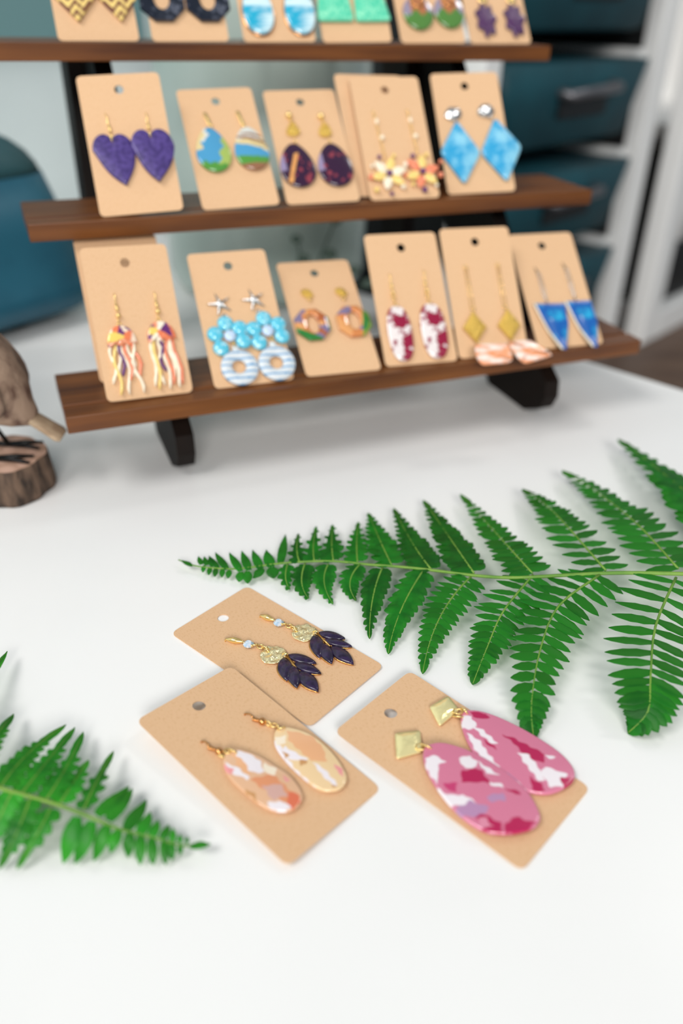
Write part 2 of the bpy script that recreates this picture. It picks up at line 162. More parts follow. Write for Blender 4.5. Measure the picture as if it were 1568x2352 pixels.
m_sprig = M('grey_green_leaves', (104, 124, 112), 0.6)
m_bird = M('carved_bird_wood', (158, 132, 112), 0.7, col2=(92, 66, 54), nscale=110, ns=(.42, .66), stretch=(1, 1, .6), bump=(300, .5, .0012))
m_tail = M('pale_wood', (180, 156, 128), 0.7, col2=(156, 130, 104), nscale=160, stretch=(.4, 1, 1))
m_bark = M('bark', (112, 90, 74), 0.9, col2=(52, 42, 36), nscale=170, ns=(.4, .62), stretch=(1, 1, .3), bump=(220, 1.0, 0.002))
m_logtop = M('log_top', (206, 168, 148), 0.7, col2=(176, 140, 118), nscale=90)
m_iron = M('black_iron', (14, 13, 13), 0.4, 0.3)
m_beak = M('rust_wood', (164, 96, 66), 0.6)

# ------------------------------------------------------------------ mesh helpers
class MB:
    def __init__(s): s.v = []; s.f = []; s.c = []; s.col = None; s.mi = []; s.cm = 0; s.fl = []; s.flat = False
    def av(s, p): s.v.append(Vector(p)); s.c.append(s.col); return len(s.v) - 1
    def af(s, *i): s.f.append(tuple(i)); s.mi.append(s.cm); s.fl.append(s.flat)
    def box(s, a, b, ax=None):
        P = [(x, y, z) for z in (a[2], b[2]) for y in (a[1], b[1]) for x in (a[0], b[0])]
        if ax: o, X, Y, Z = ax; P = [o + X * p[0] + Y * p[1] + Z * p[2] for p in P]
        i = [s.av(p) for p in P]
        for q in ((0, 2, 3, 1), (4, 5, 7, 6), (0, 1, 5, 4), (2, 6, 7, 3), (0, 4, 6, 2), (1, 3, 7, 5)): s.af(*[i[k] for k in q])
    def tube(s, pts, r, seg=8, cap=True):
        pts = [Vector(p) for p in pts]; n = len(pts); rr = r if isinstance(r, (list, tuple)) else [r] * n
        rings = []; prev = None
        for k in range(n):
            t = (pts[min(k + 1, n - 1)] - pts[max(k - 1, 0)]).normalized()
            a = prev if prev is not None and abs(prev.dot(t)) < .95 else (Vector((0, 0, 1)) if abs(t.z) < .9 else Vector((1, 0, 0)))
            u = (a - t * a.dot(t)).normalized(); v = t.cross(u); prev = u
            rings.append([s.av(pts[k] + (u * math.cos(2 * math.pi * j / seg) + v * math.sin(2 * math.pi * j / seg)) * rr[k]) for j in range(seg)])
        for k in range(n - 1):
            for j in range(seg): s.af(rings[k][j], rings[k][(j + 1) % seg], rings[k + 1][(j + 1) % seg], rings[k + 1][j])
        if cap: s.af(*rings[0][::-1]); s.af(*rings[-1])
    def torus(s, c, R, r, axis=(0, 0, 1), seg=20, sg=8, sy=1.0):
        c = Vector(c); a = Vector(axis).normalized(); u = a.orthogonal().normalized(); v = a.cross(u); g = []
        for i in range(seg):
            t = 2 * math.pi * i / seg; d = u * math.cos(t) + v * math.sin(t) * sy
            g.append([s.av(c + d * R + (d * math.cos(2 * math.pi * j / sg) + a * math.sin(2 * math.pi * j / sg)) * r) for j in range(sg)])
        for i in range(seg):
            for j in range(sg): s.af(g[i][j], g[(i + 1) % seg][j], g[(i + 1) % seg][(j + 1) % sg], g[i][(j + 1) % sg])
    def ball(s, c, r, sc=(1, 1, 1), seg=16, rg=10, ax=None):
        c = Vector(c); X, Y, Z = ax or (Vector((1, 0, 0)), Vector((0, 1, 0)), Vector((0, 0, 1)))
        def P(th, ph): return c + (X * (math.sin(th) * math.cos(ph) * sc[0]) + Y * (math.sin(th) * math.sin(ph) * sc[1]) + Z * (math.cos(th) * sc[2])) * r
        top = s.av(P(0, 0)); rows = [[s.av(P(math.pi * i / rg, 2 * math.pi * j / seg)) for j in range(seg)] for i in range(1, rg)]; bot = s.av(P(math.pi, 0))
        for j in range(seg):
            s.af(top, rows[0][j], rows[0][(j + 1) % seg]); s.af(bot, rows[-1][(j + 1) % seg], rows[-1][j])
            for i in range(rg - 2): s.af(rows[i][j], rows[i + 1][j], rows[i + 1][(j + 1) % seg], rows[i][(j + 1) % seg])
    def dome(s, outline, z0, th, crown=0.5, rings=6, paint=None, back=True, ctr=None, slope=None):
        n = len(outline); cx = ctr[0] if ctr else sum(p[0] for p in outline) / n; cy = ctr[1] if ctr else sum(p[1] for p in outline) / n
        zz = slope or (lambda x, y: 0)
        prof = [(0.985, z0), (1.0, z0 + th * .3), (1.0, z0 + th * .7), (0.975, z0 + th)]
        for k in range(1, rings): q = 1 - k / rings; prof.append((0.975 * q, z0 + th + crown * (1 - q * q)))
        R = []
        for (q, z) in prof:
            row = []
            for (x, y) in outline:
                X, Y = cx + (x - cx) * q, cy + (y - cy) * q
                if paint: s.col = paint(X, Y)
                row.append(s.av((X, Y, z + zz(X, Y))))
            R.append(row)
        if paint: s.col = paint(cx, cy)
        t = s.av((cx, cy, z0 + th + crown + zz(cx, cy)))
        for a, b in zip(R, R[1:]):
            for j in range(n): s.af(a[j], a[(j + 1) % n], b[(j + 1) % n], b[j])
        for j in range(n): s.af(R[-1][j], R[-1][(j + 1) % n], t)
        if back: s.af(*R[0][::-1])
        s.col = None
    def annulus(s, outer, inner, z0, th, crown=.3, paint=None, k=6):
        n = len(outer); R = []
        prof = [(0, z0), (0, z0 + th)] + [(i / k, z0 + th + crown * math.sin(math.pi * i / k)) for i in range(1, k)] + [(1, z0 + th), (1, z0)]
        for (t, z) in prof:
            row = []
            for (a, b) in zip(outer, inner):
                X, Y = a[0] + (b[0] - a[0]) * t, a[1] + (b[1] - a[1]) * t
                if paint: s.col = paint(X, Y)
                row.append(s.av((X, Y, z)))
            R.append(row)
        R.append(R[0])
        for a, b in zip(R, R[1:]):
            for j in range(n): s.af(a[j], a[(j + 1) % n], b[(j + 1) % n], b[j])
        s.col = None
    def prism(s, outline, o, X, Y, Z, z0, z1):
        a = [s.av(o + X * p[0] + Y * p[1] + Z * z0) for p in outline]; b = [s.av(o + X * p[0] + Y * p[1] + Z * z1) for p in outline]; n = len(a)
        s.af(*a[::-1]); s.af(*b)
        for j in range(n): s.af(a[j], a[(j + 1) % n], b[(j + 1) % n], b[j])
    def build(s, name, mat, parent=None, off=(0, 0, 0), sc=S, smooth=True, matrix=None, bevel=None):
        me = bpy.data.meshes.new(name); o = Vector(off)
        me.from_pydata([tuple((p - o) * sc) for p in s.v], [], s.f)
        for m_ in (mat if isinstance(mat, (list, tuple)) else [mat]): me.materials.append(m_)
        for p, mi, fl in zip(me.polygons, s.mi, s.fl): p.material_index = mi; p.use_smooth = smooth and not fl
        if any(c is not None for c in s.c):
            ca = me.color_attributes.new('Col', 'FLOAT_COLOR', 'POINT')
            for i, c in enumerate(s.c):
                if c is not None: ca.data[i].color = (*c, 1)
        import bmesh
        bm = bmesh.new(); bm.from_mesh(me); bmesh.ops.recalc_face_normals(bm, faces=bm.faces); bm.to_mesh(me); bm.free()
        ob = bpy.data.objects.new(name, me); scene.collection.objects.link(ob)
        if parent: ob.parent = parent
        if matrix is not None: ob.matrix_world = matrix
        if bevel:
            b = ob.modifiers.new('bevel', 'BEVEL'); b.width = bevel * S; b.segments = 2; b.limit_method = 'ANGLE'
            b.harden_normals = False
        return ob
def tag(o, label=None, cat=None, group=None, kind=None):
    if label: o['label'] = label
    if cat: o['category'] = cat
    if group: o['group'] = group
    if kind: o['kind'] = kind
    return o
def empty(name, label, cat, loc=(0, 0, 0), group=None, mat=None):
    o = bpy.data.objects.new(name, None); scene.collection.objects.link(o); o.empty_display_size = .01
    if mat is not None: o.matrix_world = mat
    else: o.location = Vector(loc) * S
    return tag(o, label, cat, group)
def smooth_closed(P, n=96):
    m = len(P); out = []
    for k in range(n):
        t = k / n * m; i = int(t); f = t - i
        a, b, c, d = [P[(i + q) % m] for q in (-1, 0, 1, 2)]
        out.append(tuple(0.5 * (2 * b[j] + (c[j] - a[j]) * f + (2 * a[j] - 5 * b[j] + 4 * c[j] - d[j]) * f * f + (3 * b[j] - a[j] - 3 * c[j] + d[j]) * f ** 3) for j in (0, 1)))
    return out
def poly(P, n=8):
    out = []
    for a, b in zip(P, P[1:] + P[:1]):
        for k in range(n): out.append((a[0] + (b[0] - a[0]) * k / n, a[1] + (b[1] - a[1]) * k / n))
    return out
def rpoly(P, r, n=5):
    """polygon with rounded corners"""
    out = []; m = len(P)
    for i in range(m):
        a, b, c = Vector(P[i - 1]), Vector(P[i]), Vector(P[(i + 1) % m])
        u = (a - b).normalized() * r; v = (c - b).normalized() * r
        for k in range(n + 1):
            t = k / n; out.append(tuple(b + u * (1 - t) ** 2 + v * t * t))
    return out
def circ(cx, cy, r, n=24, sy=1.0, ph=0): return [(cx + r * math.cos(2 * math.pi * i / n + ph), cy + r * sy * math.sin(2 * math.pi * i / n + ph)) for i in range(n)]
def inside(x, y, P):
    r = False; j = len(P) - 1
    for i in range(len(P)):
        if (P[i][1] > y) != (P[j][1] > y) and x < (P[j][0] - P[i][0]) * (y - P[i][1]) / (P[j][1] - P[i][1]) + P[i][0]: r = not r
        j = i
    return r
PAL = dict(w=(243, 234, 238), m=(184, 26, 82), r=(200, 62, 112), v=(186, 140, 178), l=(222, 140, 164), e=(240, 180, 132), c=(250, 234, 210), t=(204, 150, 96), k=(240, 158, 156), o=(228, 152, 108), g=(216, 172, 160), s=(226, 118, 84))
PAL = {k: lin(v) for k, v in PAL.items()}
def pattern(base, pats, jit=0.35):
    base = lin(base)
    def f(x, y):
        acc = [0, 0, 0]
        for ox, oy in ((-.14, -.14), (.14, -.14), (.14, .14), (-.14, .14)):
            c = base; X, Y = x + ox, y + oy
            jx = jit * math.sin(Y * 1.3 + X * .5); jy = jit * math.sin(X * 1.2 - Y * .4)
            for code, P in pats:
                if inside(X + jx, Y + jy, P): c = PAL[code]
            for i in range(3): acc[i] += c[i] / 4
        return tuple(acc)
    return f

# ------------------------------------------------------------------ the setting
yaw = SH['yaw']; EX = Vector((math.cos(yaw), math.sin(yaw), 0)); EY = Vector((-math.sin(yaw), math.cos(yaw), 0)); EZ = Vector((0, 0, 1)); SO = Vector((SH['ox'], SH['oy'], 0))
ua = math.radians(42.5); RU = Vector((math.sin(ua), math.cos(ua), 0)); RV = Vector((-math.cos(ua), math.sin(ua), 0)); T0 = Vector((21.7, 66.4, 0))
b = MB(); b.box((-220, -230, -75.6), (240, 72, -75), (T0, RU, RV, EZ)); tag(b.build('floor', m_floor, smooth=False), 'brown floor beyond the white table', kind='structure')
b = MB(); b.box((-220, 72.5, -75), (240, 76, 130), (T0, RU, RV, EZ)); tag(b.build('wall_back', m_wall, smooth=False), 'pale blue grey wall behind the display stand', kind='structure')
tb = empty('work_table', 'large smooth white table top carrying the stand, cards and ferns', 'table', (T0 - RU * 60) + Vector((0, 0, -75)))
o_ = (T0 - RU * 60) + Vector((0, 0, -75))
b = MB(); b.box((-130, -120, -3), (0, 72, 0), (T0, RU, RV, EZ)); b.build('table_top', m_table, tb, off=o_, smooth=False, bevel=.15)
for (uu, vv) in ((-8, -112), (-8, 62), (-122, 62), (-122, -112)):
    b = MB(); b.box((uu - 2.5, vv - 2.5, -75), (uu + 2.5, vv + 2.5, -3), (T0, RU, RV, EZ)); b.build('leg', m_table_edge, tb, off=o_, smooth=False)

# ------------------------------------------------------------------ display stand
st = empty('display_stand', 'dark walnut three-tier display stand filled with earring cards', 'display stand', SO)
mS = Matrix.Identity(4)
for i in range(3): mS[i][0] = EX[i]; mS[i][1] = EY[i]; mS[i][2] = EZ[i]; mS[i][3] = SO[i] * S
st.matrix_world = mS
L, W, T = SH['L'], SH['w'], SH['t']
for k in range(3):
    d0, z1 = SH['d'][k], SH['z'][k]
    prof = [(0, z1 - T), (W, z1 - T), (W, z1), (1.75, z1), (1.7, z1 - .22), (1.45, z1 - .22), (1.4, z1), (0, z1)]
    b = MB(); b.prism([(d0 + p[0], p[1]) for p in prof], Vector((0, 0, 0)), Vector((0, 1, 0)), EZ, Vector((1, 0, 0)), 0, L)
    pl = b.build('plank', m_wood, st, smooth=False, bevel=.05)
for s0 in (6.1, 32.6):
    pf = [(3.2, 0), (8.4, 0), (27.2, 21.2), (27.4, 22.2), (19.0, 22.2), (4.75, 5.9), (3.5, 4.8), (.95, 3.1), (.8, 1.9), (1.3, .9)]
    b = MB(); b.prism(pf, Vector((0, 0, 0)), Vector((0, 1, 0)), EZ, Vector((1, 0, 0)), s0, s0 + 1.15)
    b.build('side_support', m_dark, st, smooth=False, bevel=.06)
    b = MB(); b.prism([(22.4, 0), (26.8, 0), (29.2, 22.2), (24.2, 22.2)], Vector((0, 0, 0)), Vector((0, 1, 0)), EZ, Vector((1, 0, 0)), s0 - 1.2, s0 - .05)
    b.build('rear_leg', m_dark, st, smooth=False, bevel=.06)

# ------------------------------------------------------------------ earring cards
def cframe(key):
    P, X, Y = [Vector(a) for a in CARDS[key]]; X.normalize(); Y = (Y - X * Y.dot(X)).normalized(); return P, X, Y, X.cross(Y)
def card_matrix(key, u=0, v=0, zo=0):
    P, X, Y, N = cframe(key); o = (P + X * (u * .1) + Y * (v * .1) + N * zo + (Vector((0, 0, .045)) if key[0] == 'r' else Vector((0, 0, 0))) + (EY * .36 if key == 'r2back4' else EY * 0)) * S
    m = Matrix.Identity(4)
    for i in range(3): m[i][0] = X[i]; m[i][1] = Y[i]; m[i][2] = N[i]; m[i][3] = o[i]
    return m
def card_mesh():
    import bmesh
    bm = bmesh.new(); th = .5
    out = rpoly([(0, 0), (50, 0), (50, 90), (0, 90)], 3.6, 6); hol = circ(24.3, 80, 2.8, 28)
    lay = []
    for z in (0, -th):
        vo = [bm.verts.new((x, y, z)) for x, y in out]; vh = [bm.verts.new((x, y, z)) for x, y in hol]
        eo = [bm.edges.new((vo[i], vo[(i + 1) % len(vo)])) for i in range(len(vo))]; eh = [bm.edges.new((vh[i], vh[(i + 1) % len(vh)])) for i in range(len(vh))]
        bmesh.ops.triangle_fill(bm, edges=eo + eh, use_beauty=True); lay.append((vo, vh))
    for q in (0, 1):
        a, c = lay[0][q], lay[1][q]
        for i in range(len(a)): bm.faces.new((a[i], a[(i + 1) % len(a)], c[(i + 1) % len(a)], c[i]))
    bmesh.ops.recalc_face_normals(bm, faces=bm.faces)
    for v in bm.verts: v.co *= .001
    me = bpy.data.meshes.new('earring_card'); bm.to_mesh(me); bm.free(); me.materials.append(m_kraft); return me
CM = card_mesh()
LAB = {
 'A': ('flat tan card on the table holding the pair of plum leaf earrings', 'cards lying on the table'),
 'B': ('tan card on the table holding the pair of peach oval earrings', 'cards lying on the table'),
 'C': ('tan card on the table holding the large pink drop earrings', 'cards lying on the table'),
 'r3back1': ('tan card half hidden behind the jellyfish earring card, bottom tier', 'cards on the bottom tier'),
 'r3c1': ('tan card with jellyfish earrings at left end of bottom tier', 'cards on the bottom tier'),
 'r3c2': ('tan card with blue flower and striped ring earrings, bottom tier', 'cards on the bottom tier'),
 'r3c3': ('strongly reclined tan card with green and orange hoop earrings', 'cards on the bottom tier'),
 'r3c4': ('tan card with berry red and white oval drops, bottom tier', 'cards on the bottom tier'),
 'r3c5': ('tan card with gold diamond and peach fan earrings, bottom tier', 'cards on the bottom tier'),
 'r3c6': ('tan card with blue kite earrings at right end of bottom tier', 'cards on the bottom tier'),
 'r2c1': ('tan card with purple heart earrings, middle tier', 'cards on the middle tier'),
 'r2c2': ('tan card with blue, green and brown teardrop earrings, middle tier', 'cards on the middle tier'),
 'r2c3': ('tan card with dark plum drop earrings, middle tier', 'cards on the middle tier'),
 'r2c4': ('tan card with yellow and coral flower earrings, middle tier', 'cards on the middle tier'),
 'r2back4': ('tan card partly hidden behind the flower earring card, middle tier', 'cards on the middle tier'),
 'r2c5': ('tan card with blue diamond earrings at right end of middle tier', 'cards on the middle tier'),
 'r1c1': ('tan card with zigzag striped earrings, left end of top tier', 'cards on the top tier'),
 'r1c2': ('tan card with dark octagonal hoop earrings, top tier', 'cards on the top tier'),
 'r1c3': ('tan card with turquoise and white teardrops, top tier', 'cards on the top tier'),
 'r1c4': ('tan card with mint green textured earrings, top tier', 'cards on the top tier'),
 'r1c5': ('tan card with round green and brown drops, top tier', 'cards on the top tier'),
 'r1c6': ('tan card with small dark purple leaf earrings, right end of top tier', 'cards on the top tier'),
}
for k in CARDS:
    o = bpy.data.objects.new('earring_card', CM); scene.collection.objects.link(o); o.matrix_world = card_matrix(k)
    tag(o, LAB[k][0], 'card', LAB[k][1])

# ------------------------------------------------------------------ earrings (millimetres in the plane of their card)
class Ear:
    def __init__(s, key, u, v, label, group=None):
        s.u, s.v = u, v
        s.o = empty('earring', label, 'earring', group=group, mat=card_matrix(key, u, v))
    def part(s, name, mb, mat, smooth=True, label=None, parent=None):
        ob = mb.build(name, mat, parent or s.o, off=(s.u, s.v, 0), sc=.001, smooth=smooth)
        if label: ob['label'] = label
        return ob
def hook_part(e, u, v0, v1, mat, du=0, bead=True):
    b = MB(); h = v0 - v1
    b.tube([(u, v0, -.6), (u, v0, .9), (u + du * .2 + .3, v0 - h * .12, 1.5), (u + du * .4, v0 - h * .3, 1.2), (u + du * .6 - .2, v0 - h * .5, 1.0), (u + du * .8, v0 - h * .75, 1.1)], .38, 8)
    b.tube([(u + du * .78, v0 - h * .48, 1.2), (u + du, v0 - h * .8, 1.3)], .85, 10)
    if bead: b.ball((u + du, v1, 1.6), 1.5, seg=14, rg=8)
    return e.part('hook', b, mat)
def rings(e, pts, R, r, mat, name='jump_ring'):
    for (x, y, z, ax) in pts:
        b = MB(); b.torus((x, y, z), R, r, ax); e.part(name, b, mat)

# ---- card A: plum leaf earrings
def leaf_shape(p0, p1, wd, n=10, k=.5):
    a, c = Vector(p0), Vector(p1); d = c - a; L_ = d.length; d.normalize(); nrm = Vector((-d.y, d.x)); out = []
    for i in range(n + 1):
        t = i / n; out.append(tuple(a + d * (L_ * t) + nrm * (wd * .5 * math.sin(math.pi * min(1, t ** .85)) ** .8)))
    for i in range(1, n):
        t = 1 - i / n; out.append(tuple(a + d * (L_ * t) - nrm * (wd * .5 * math.sin(math.pi * min(1, t ** .85)) ** .8)))
    return out
def plum(u0, dv, lv, label, m0, m1, cr, rg, lk, dc, lvs):
    e = Ear('A', dc[0], dc[1], label, 'plum leaf earrings on the table card')
    b = MB(); b.tube([(m0[0], m0[1], -.5), (m0[0], m0[1], .8), (m0[0] + (m1[0] - m0[0]) * .12, m0[1] + (m1[1] - m0[1]) * .12, 1.4)], .35)
    c = [(m0[0] + (m1[0] - m0[0]) * t, m0[1] + (m1[1] - m0[1]) * t, 1.5) for t in [i / 10 for i in range(11)]]
    b.tube(c, [.3 + 1.25 * math.sin(math.pi * i / 10) for i in range(11)], 12); e.part('marquise_bar', b, m_gold)
    b = MB(); b.flat = True
    n = 10; c0 = Vector((cr[0], cr[1], 0))
    for (R0, z0, R1, z1, ph) in ((2.3, .8, 2.6, 1.5, 0), (2.6, 1.5, 1.4, 2.7, 0)):
        lo = [b.av(c0 + Vector((R0 * math.cos(6.2832 * i / n), R0 * math.sin(6.2832 * i / n), z0))) for i in range(n)]
        hi = [b.av(c0 + Vector((R1 * math.cos(6.2832 * i / n + .31), R1 * math.sin(6.2832 * i / n + .31), z1))) for i in range(n)]
        for i in range(n): b.af(lo[i], lo[(i + 1) % n], hi[i]); b.af(lo[(i + 1) % n], hi[(i + 1) % n], hi[i])
    b.af(*hi); e.part('crystal', b, m_crystal, smooth=False, label='clear faceted crystal')
    b = MB(); b.tube([(cr[0], cr[1] - 1.9, 1.6), (rg[0], rg[1] + 1.6, 1.8)], .45); b.ball((cr[0], cr[1] - 2.3, 1.7), .7, seg=10, rg=6); e.part('link_bar', b, m_gold)
    rings(e, [(rg[0], rg[1], 1.2, (.15, .1, 1)), (lk[0], lk[1] + .2, 1.8, (1, .3, .5)), (lk[0] + .3, lk[1] - 1.2, 1.4, (1, -.5, .7))], 1.6, .42, m_gold)
    b = MB(); pts = circ(dc[0], dc[1], 6.1, 64)
    b.dome(pts, .9, .45, .25, 12, slope=lambda x, y: .4 * math.sin(x * 1.0 + y * .6) * math.cos(y * .8 - x * .3) + .22 * math.sin(x * .6 - y * 1.3))
    e.part('hammered_disc', b, m_hammer, label='hammered pale gold disc')
    rings(e, [(lvs[0][0][0] - .8, lvs[0][0][1] + .8, 1.8, (.8, .4, .3))], 1.2, .35, m_gold)
    base = MB(); cx = sum((a[0] + c[0]) / 2 for a, c, _ in lvs) / 5; cy = sum((a[1] + c[1]) / 2 for a, c, _ in lvs) / 5
    for (a, c, wd) in lvs: base.dome(leaf_shape(a, c, wd * 1.36), .4, .7, .1, 3)
    a0 = lvs[0][0]; q2 = lvs[2]
    base.tube([(a0[0] - .6, a0[1] + .2, 1.3), ((a0[0] + q2[0][0]) / 2 - .7, (a0[1] + q2[0][1]) / 2, 1.5), (q2[0][0] - .2, q2[0][1] + .6, 1.4)], [.8, .65, .4], 8)
    for q in (lvs[1], lvs[3]): base.tube([(q[0][0] - .3, q[0][1] + 1.2, 1.3), (q[0][0] + .35 * (q[1][0] - q[0][0]) + 1.3, q[0][1] + .35 * (q[1][1] - q[0][1]), 1.3)], [.55, .3], 6)
    e.part('gold_backing', base, m_goldfoil, label='gold foil showing between the leaves')
    for (a, c, wd) in lvs:
        b = MB(); b.dome(leaf_shape(a, c, wd * 1.2), .6, 1.3, .9, 5); e.part('leaf', b, m_purple)
plum(0, 0, 0, 'upper plum leaf earring, nearer the fern, on the table card', (36.5, 66.7), (38.5, 58.6), (38.6, 56.0), (40.4, 50.6), (40.2, 47.4), (41.6, 41.8),
     [((45.8, 36.6), (51.2, 24.3), 4.6), ((44.0, 31.0), (49.0, 18.2), 4.2), ((42.6, 25.5), (40.3, 9.9), 5.6), ((41.4, 30.5), (33.8, 17.5), 5.2), ((43.9, 37.0), (33.0, 24.2), 5.6)])
plum(0, 0, 0, 'lower plum leaf earring, further from the fern, on the table card', (13.1, 66.2), (17.7, 58.0), (18.0, 55.5), (20.7, 50.2), (21.0, 47.2), (20.6, 41.8),
     [((24.8, 36.5), (29.4, 22.9), 4.6), ((22.8, 30.5), (25.9, 16.8), 4.6), ((20.4, 25), (16.7, 10.1), 5.8), ((20.9, 30.5), (11.9, 18.6), 5.2), ((22.3, 36.6), (12.2, 25.0), 5.8)])

# ---- card B: peach ovals
def peach(label, outline, pat, base, hk, rg, pre):
    e = Ear('B', *pre, label, 'peach oval earrings on the table card')
    (u0, v0), pts, (c0, c1), bd = hk
    b = MB(); b.tube([(u0, v0, -.8), (u0, v0, .7)] + [(x, y, 1.3) for x, y in pts], .38); e.part('hook', b, m_goldrose)
    b = MB(); d = Vector((c1[0] - c0[0], c1[1] - c0[1], 0))
    for i in range(7): b.torus(Vector((c0[0], c0[1], 1.4)) + d * (i / 6), .62, .3, d, 12, 6)
    e.part('wire_coil', b, m_goldrose)
    b = MB(); b.ball((bd[0], bd[1], 1.7), 1.6); e.part('bead', b, m_goldrose)
    rings(e, rg, 1.55, .4, m_gold)
    o = smooth_closed(outline, 200); b = MB()
    b.dome(o, 1.0, 1.4, .5, 50, paint=pattern(base, pat, .3)); e.part('oval_drop', b, m_paint, label='marbled peach and white oval')
peach('peach oval earring nearer the plum leaf card', [(34.0, 44.2), (38.5, 47.6), (42.6, 45.6), (47.0, 36.5), (47.0, 24.5), (43.6, 13.4), (39.4, 9.8), (34.4, 10.2), (30.1, 15.5), (29.6, 28.6), (31.2, 38.7)], PAT_B1, (241, 208, 160),
      ((35.2, 63.4), [(36.2, 62.0), (36.3, 60.4), (35.8, 58.6)], (( 35.4, 58.4), (36.6, 56.2)), (37.1, 54.8)),
      [(38.4, 52.2, 1.6, (1, .2, .2)), (39.4, 50.2, 1.8, (.3, .2, 1)), (39.9, 48.0, 2.0, (1, -.3, .4)), (40.0, 46.5, 2.4, (.3, .9, .6))], (38.5, 28))
peach('peach oval earring with white patch, nearer the table edge', [(12.0, 49.6), (16.2, 51.4), (20.0, 49.6), (23.6, 42.3), (25.2, 34.2), (26.2, 25.9), (23.9, 17.3), (18.4, 14.4), (13.6, 16.0), (9.6, 21.6), (8.2, 33.0), (8.8, 42.5)], PAT_B2, (231, 184, 146),
      ((12.4, 63.3), [(13.2, 62), (13.0, 60.4), (12.4, 58.6)], ((12.2, 58.5), (13.2, 56.2)), (13.8, 54.2)),
      [(14.4, 52.4, 1.5, (.3, .2, 1)), (13.2, 51.6, 1.8, (.6, .2, .8)), (16.4, 51.6, 2.2, (.2, .3, 1)), (17.2, 49.9, 2.4, (.9, .4, .3))], (17, 33))

# ---- card C: pink teardrops
def pinkdrop(label, sq, rg, outline, pat, pre, zl):
    e = Ear('C', *pre, label, 'pink drop earrings on the table card')
    cx = sum(p[0] for p in sq) / 4; cy = sum(p[1] for p in sq) / 4
    b = MB(); b.dome(rpoly(sq, 1.2, 4), 1.0, .7, .0, 2); o = rpoly([(cx + (p[0] - cx) * .93, cy + (p[1] - cy) * .93) for p in sq], 1, 4)
    b.dome(o, 1.5, .3, .7, 2); b.tube([(cx, cy, -1.5), (cx, cy, 1.2)], .5)
    e.part('square_stud', b, m_goldsq, smooth=True, label='gold faceted square stud')
    rings(e, rg, 2.0, .42, m_gold)
    o = smooth_closed(outline, 230); b = MB(); b.dome(o, zl, 1.9, .5, 60, paint=pattern((215, 124, 152), pat, .35))
    e.part('teardrop', b, m_paint, label='pink, magenta and white marbled teardrop')
pinkdrop('pink drop earring nearer the fern, angled gold stud', [(37.6, 69.8), (48.6, 67.9), (45.2, 59.6), (32.0, 60.2)], [(43.6, 59.2, 2.2, (.2, .2, 1)), (45.6, 57.2, 2.4, (.9, -.2, .5)), (41.2, 57.4, 2.2, (.6, .5, .7))],
         [(47.2, 56.6), (42.4, 56.8), (37.2, 52.6), (31.8, 45.5), (27.6, 37.1), (26.2, 27.0), (28.3, 17.4), (33.5, 9.9), (42.0, 6.2), (48.3, 6.4), (52.7, 10.5), (55.0, 19.5), (54.7, 35.0), (51.9, 49.1)], PAT_C1, (41, 30), .9)
pinkdrop('pink drop earring nearer the table edge, square gold stud', [(15.7, 71.0), (24.4, 64.5), (16.0, 57.0), (6.0, 62.1)], [(17.2, 58.6, 2.2, (.2, .2, 1)), (18.4, 56.4, 2.6, (.9, .3, .5))],
         [(15.3, 56.2), (20.0, 56.6), (24.9, 52.7), (28.9, 42.5), (30.3, 29.8), (28.6, 16.8), (23.4, 7.7), (18.6, 5.4), (12.9, 6.8), (5.9, 12.0), (1.7, 18.5), (1.2, 28.5), (4.0, 39.5), (9.2, 50.1)], PAT_C2, (15, 30), 1.6)

# ---- bottom tier, jellyfish
def jelly(u, top, cy, low, label, sd):
    e = Ear('r3c1', u, cy, label, 'jellyfish earrings'); rnd = random.Random(sd)
    hook_part(e, u + .5, top, cy + 15, m_gold)
    rings(e, [(u, cy + 12, 1.5, (1, .2, .3)), (u, cy + 9.6, 1.5, (.2, .2, 1))], 1.1, .4, m_gold)
    cols = [lin(c) for c in ((250, 236, 214), (238, 128, 84), (240, 206, 104), (104, 44, 112), (250, 226, 200), (236, 150, 110))]
    seeds = [(u + rnd.uniform(-9, 9), cy + rnd.uniform(-6, 9), rnd.choice(cols)) for _ in range(16)]
    pf = lambda x, y: min(seeds, key=lambda q: (q[0] - x) ** 2 + (q[1] - y) ** 2)[2]
    o = [(u + 8.3 * math.cos(math.pi * t / 20), cy + 10.2 * math.sin(math.pi * t / 20) - 1) for t in range(21)] + [(u - 8.3 + 16.6 * t / 12, cy - 2.4 - 1.0 * math.sin(t * math.pi / 2)) for t in range(13)]
    b = MB(); b.dome(o, .9, 1.3, 1.1, 10, paint=pf, ctr=(u, cy + 1.5)); e.part('bell', b, m_paint)
    tm = [m_wht, m_yel, m_wht, m_plm, m_wht, m_cor, m_wht, m_wht, m_cor]
    for i in range(9):
        x = u - 6.4 + 1.6 * i; ln = (cy - low) * (1 if i % 3 == 1 else rnd.uniform(.62, .95)); y0 = cy - 2.2; am = rnd.uniform(.9, 1.6); ph = rnd.uniform(0, 6)
        b = MB(); pts = [(x + am * math.sin(ph + k * .9) + (x - u) * .25 * k / 8, y0 - ln * k / 8, 1.2 + .5 * (i % 2) + .3 * math.sin(k)) for k in range(9)]
        b.tube(pts, [.7, 1.0, .8, 1.15, .85, 1.2, .9, 1.05, .5], 8); e.part('tentacle', b, tm[i])
jelly(14.2, 62, 34, 5, 'jellyfish earring with plum spot, nearer the stand end', 3)
jelly(37.3, 61, 34.5, 5.5, 'jellyfish earring with pale bell, beside the striped ring card', 9)

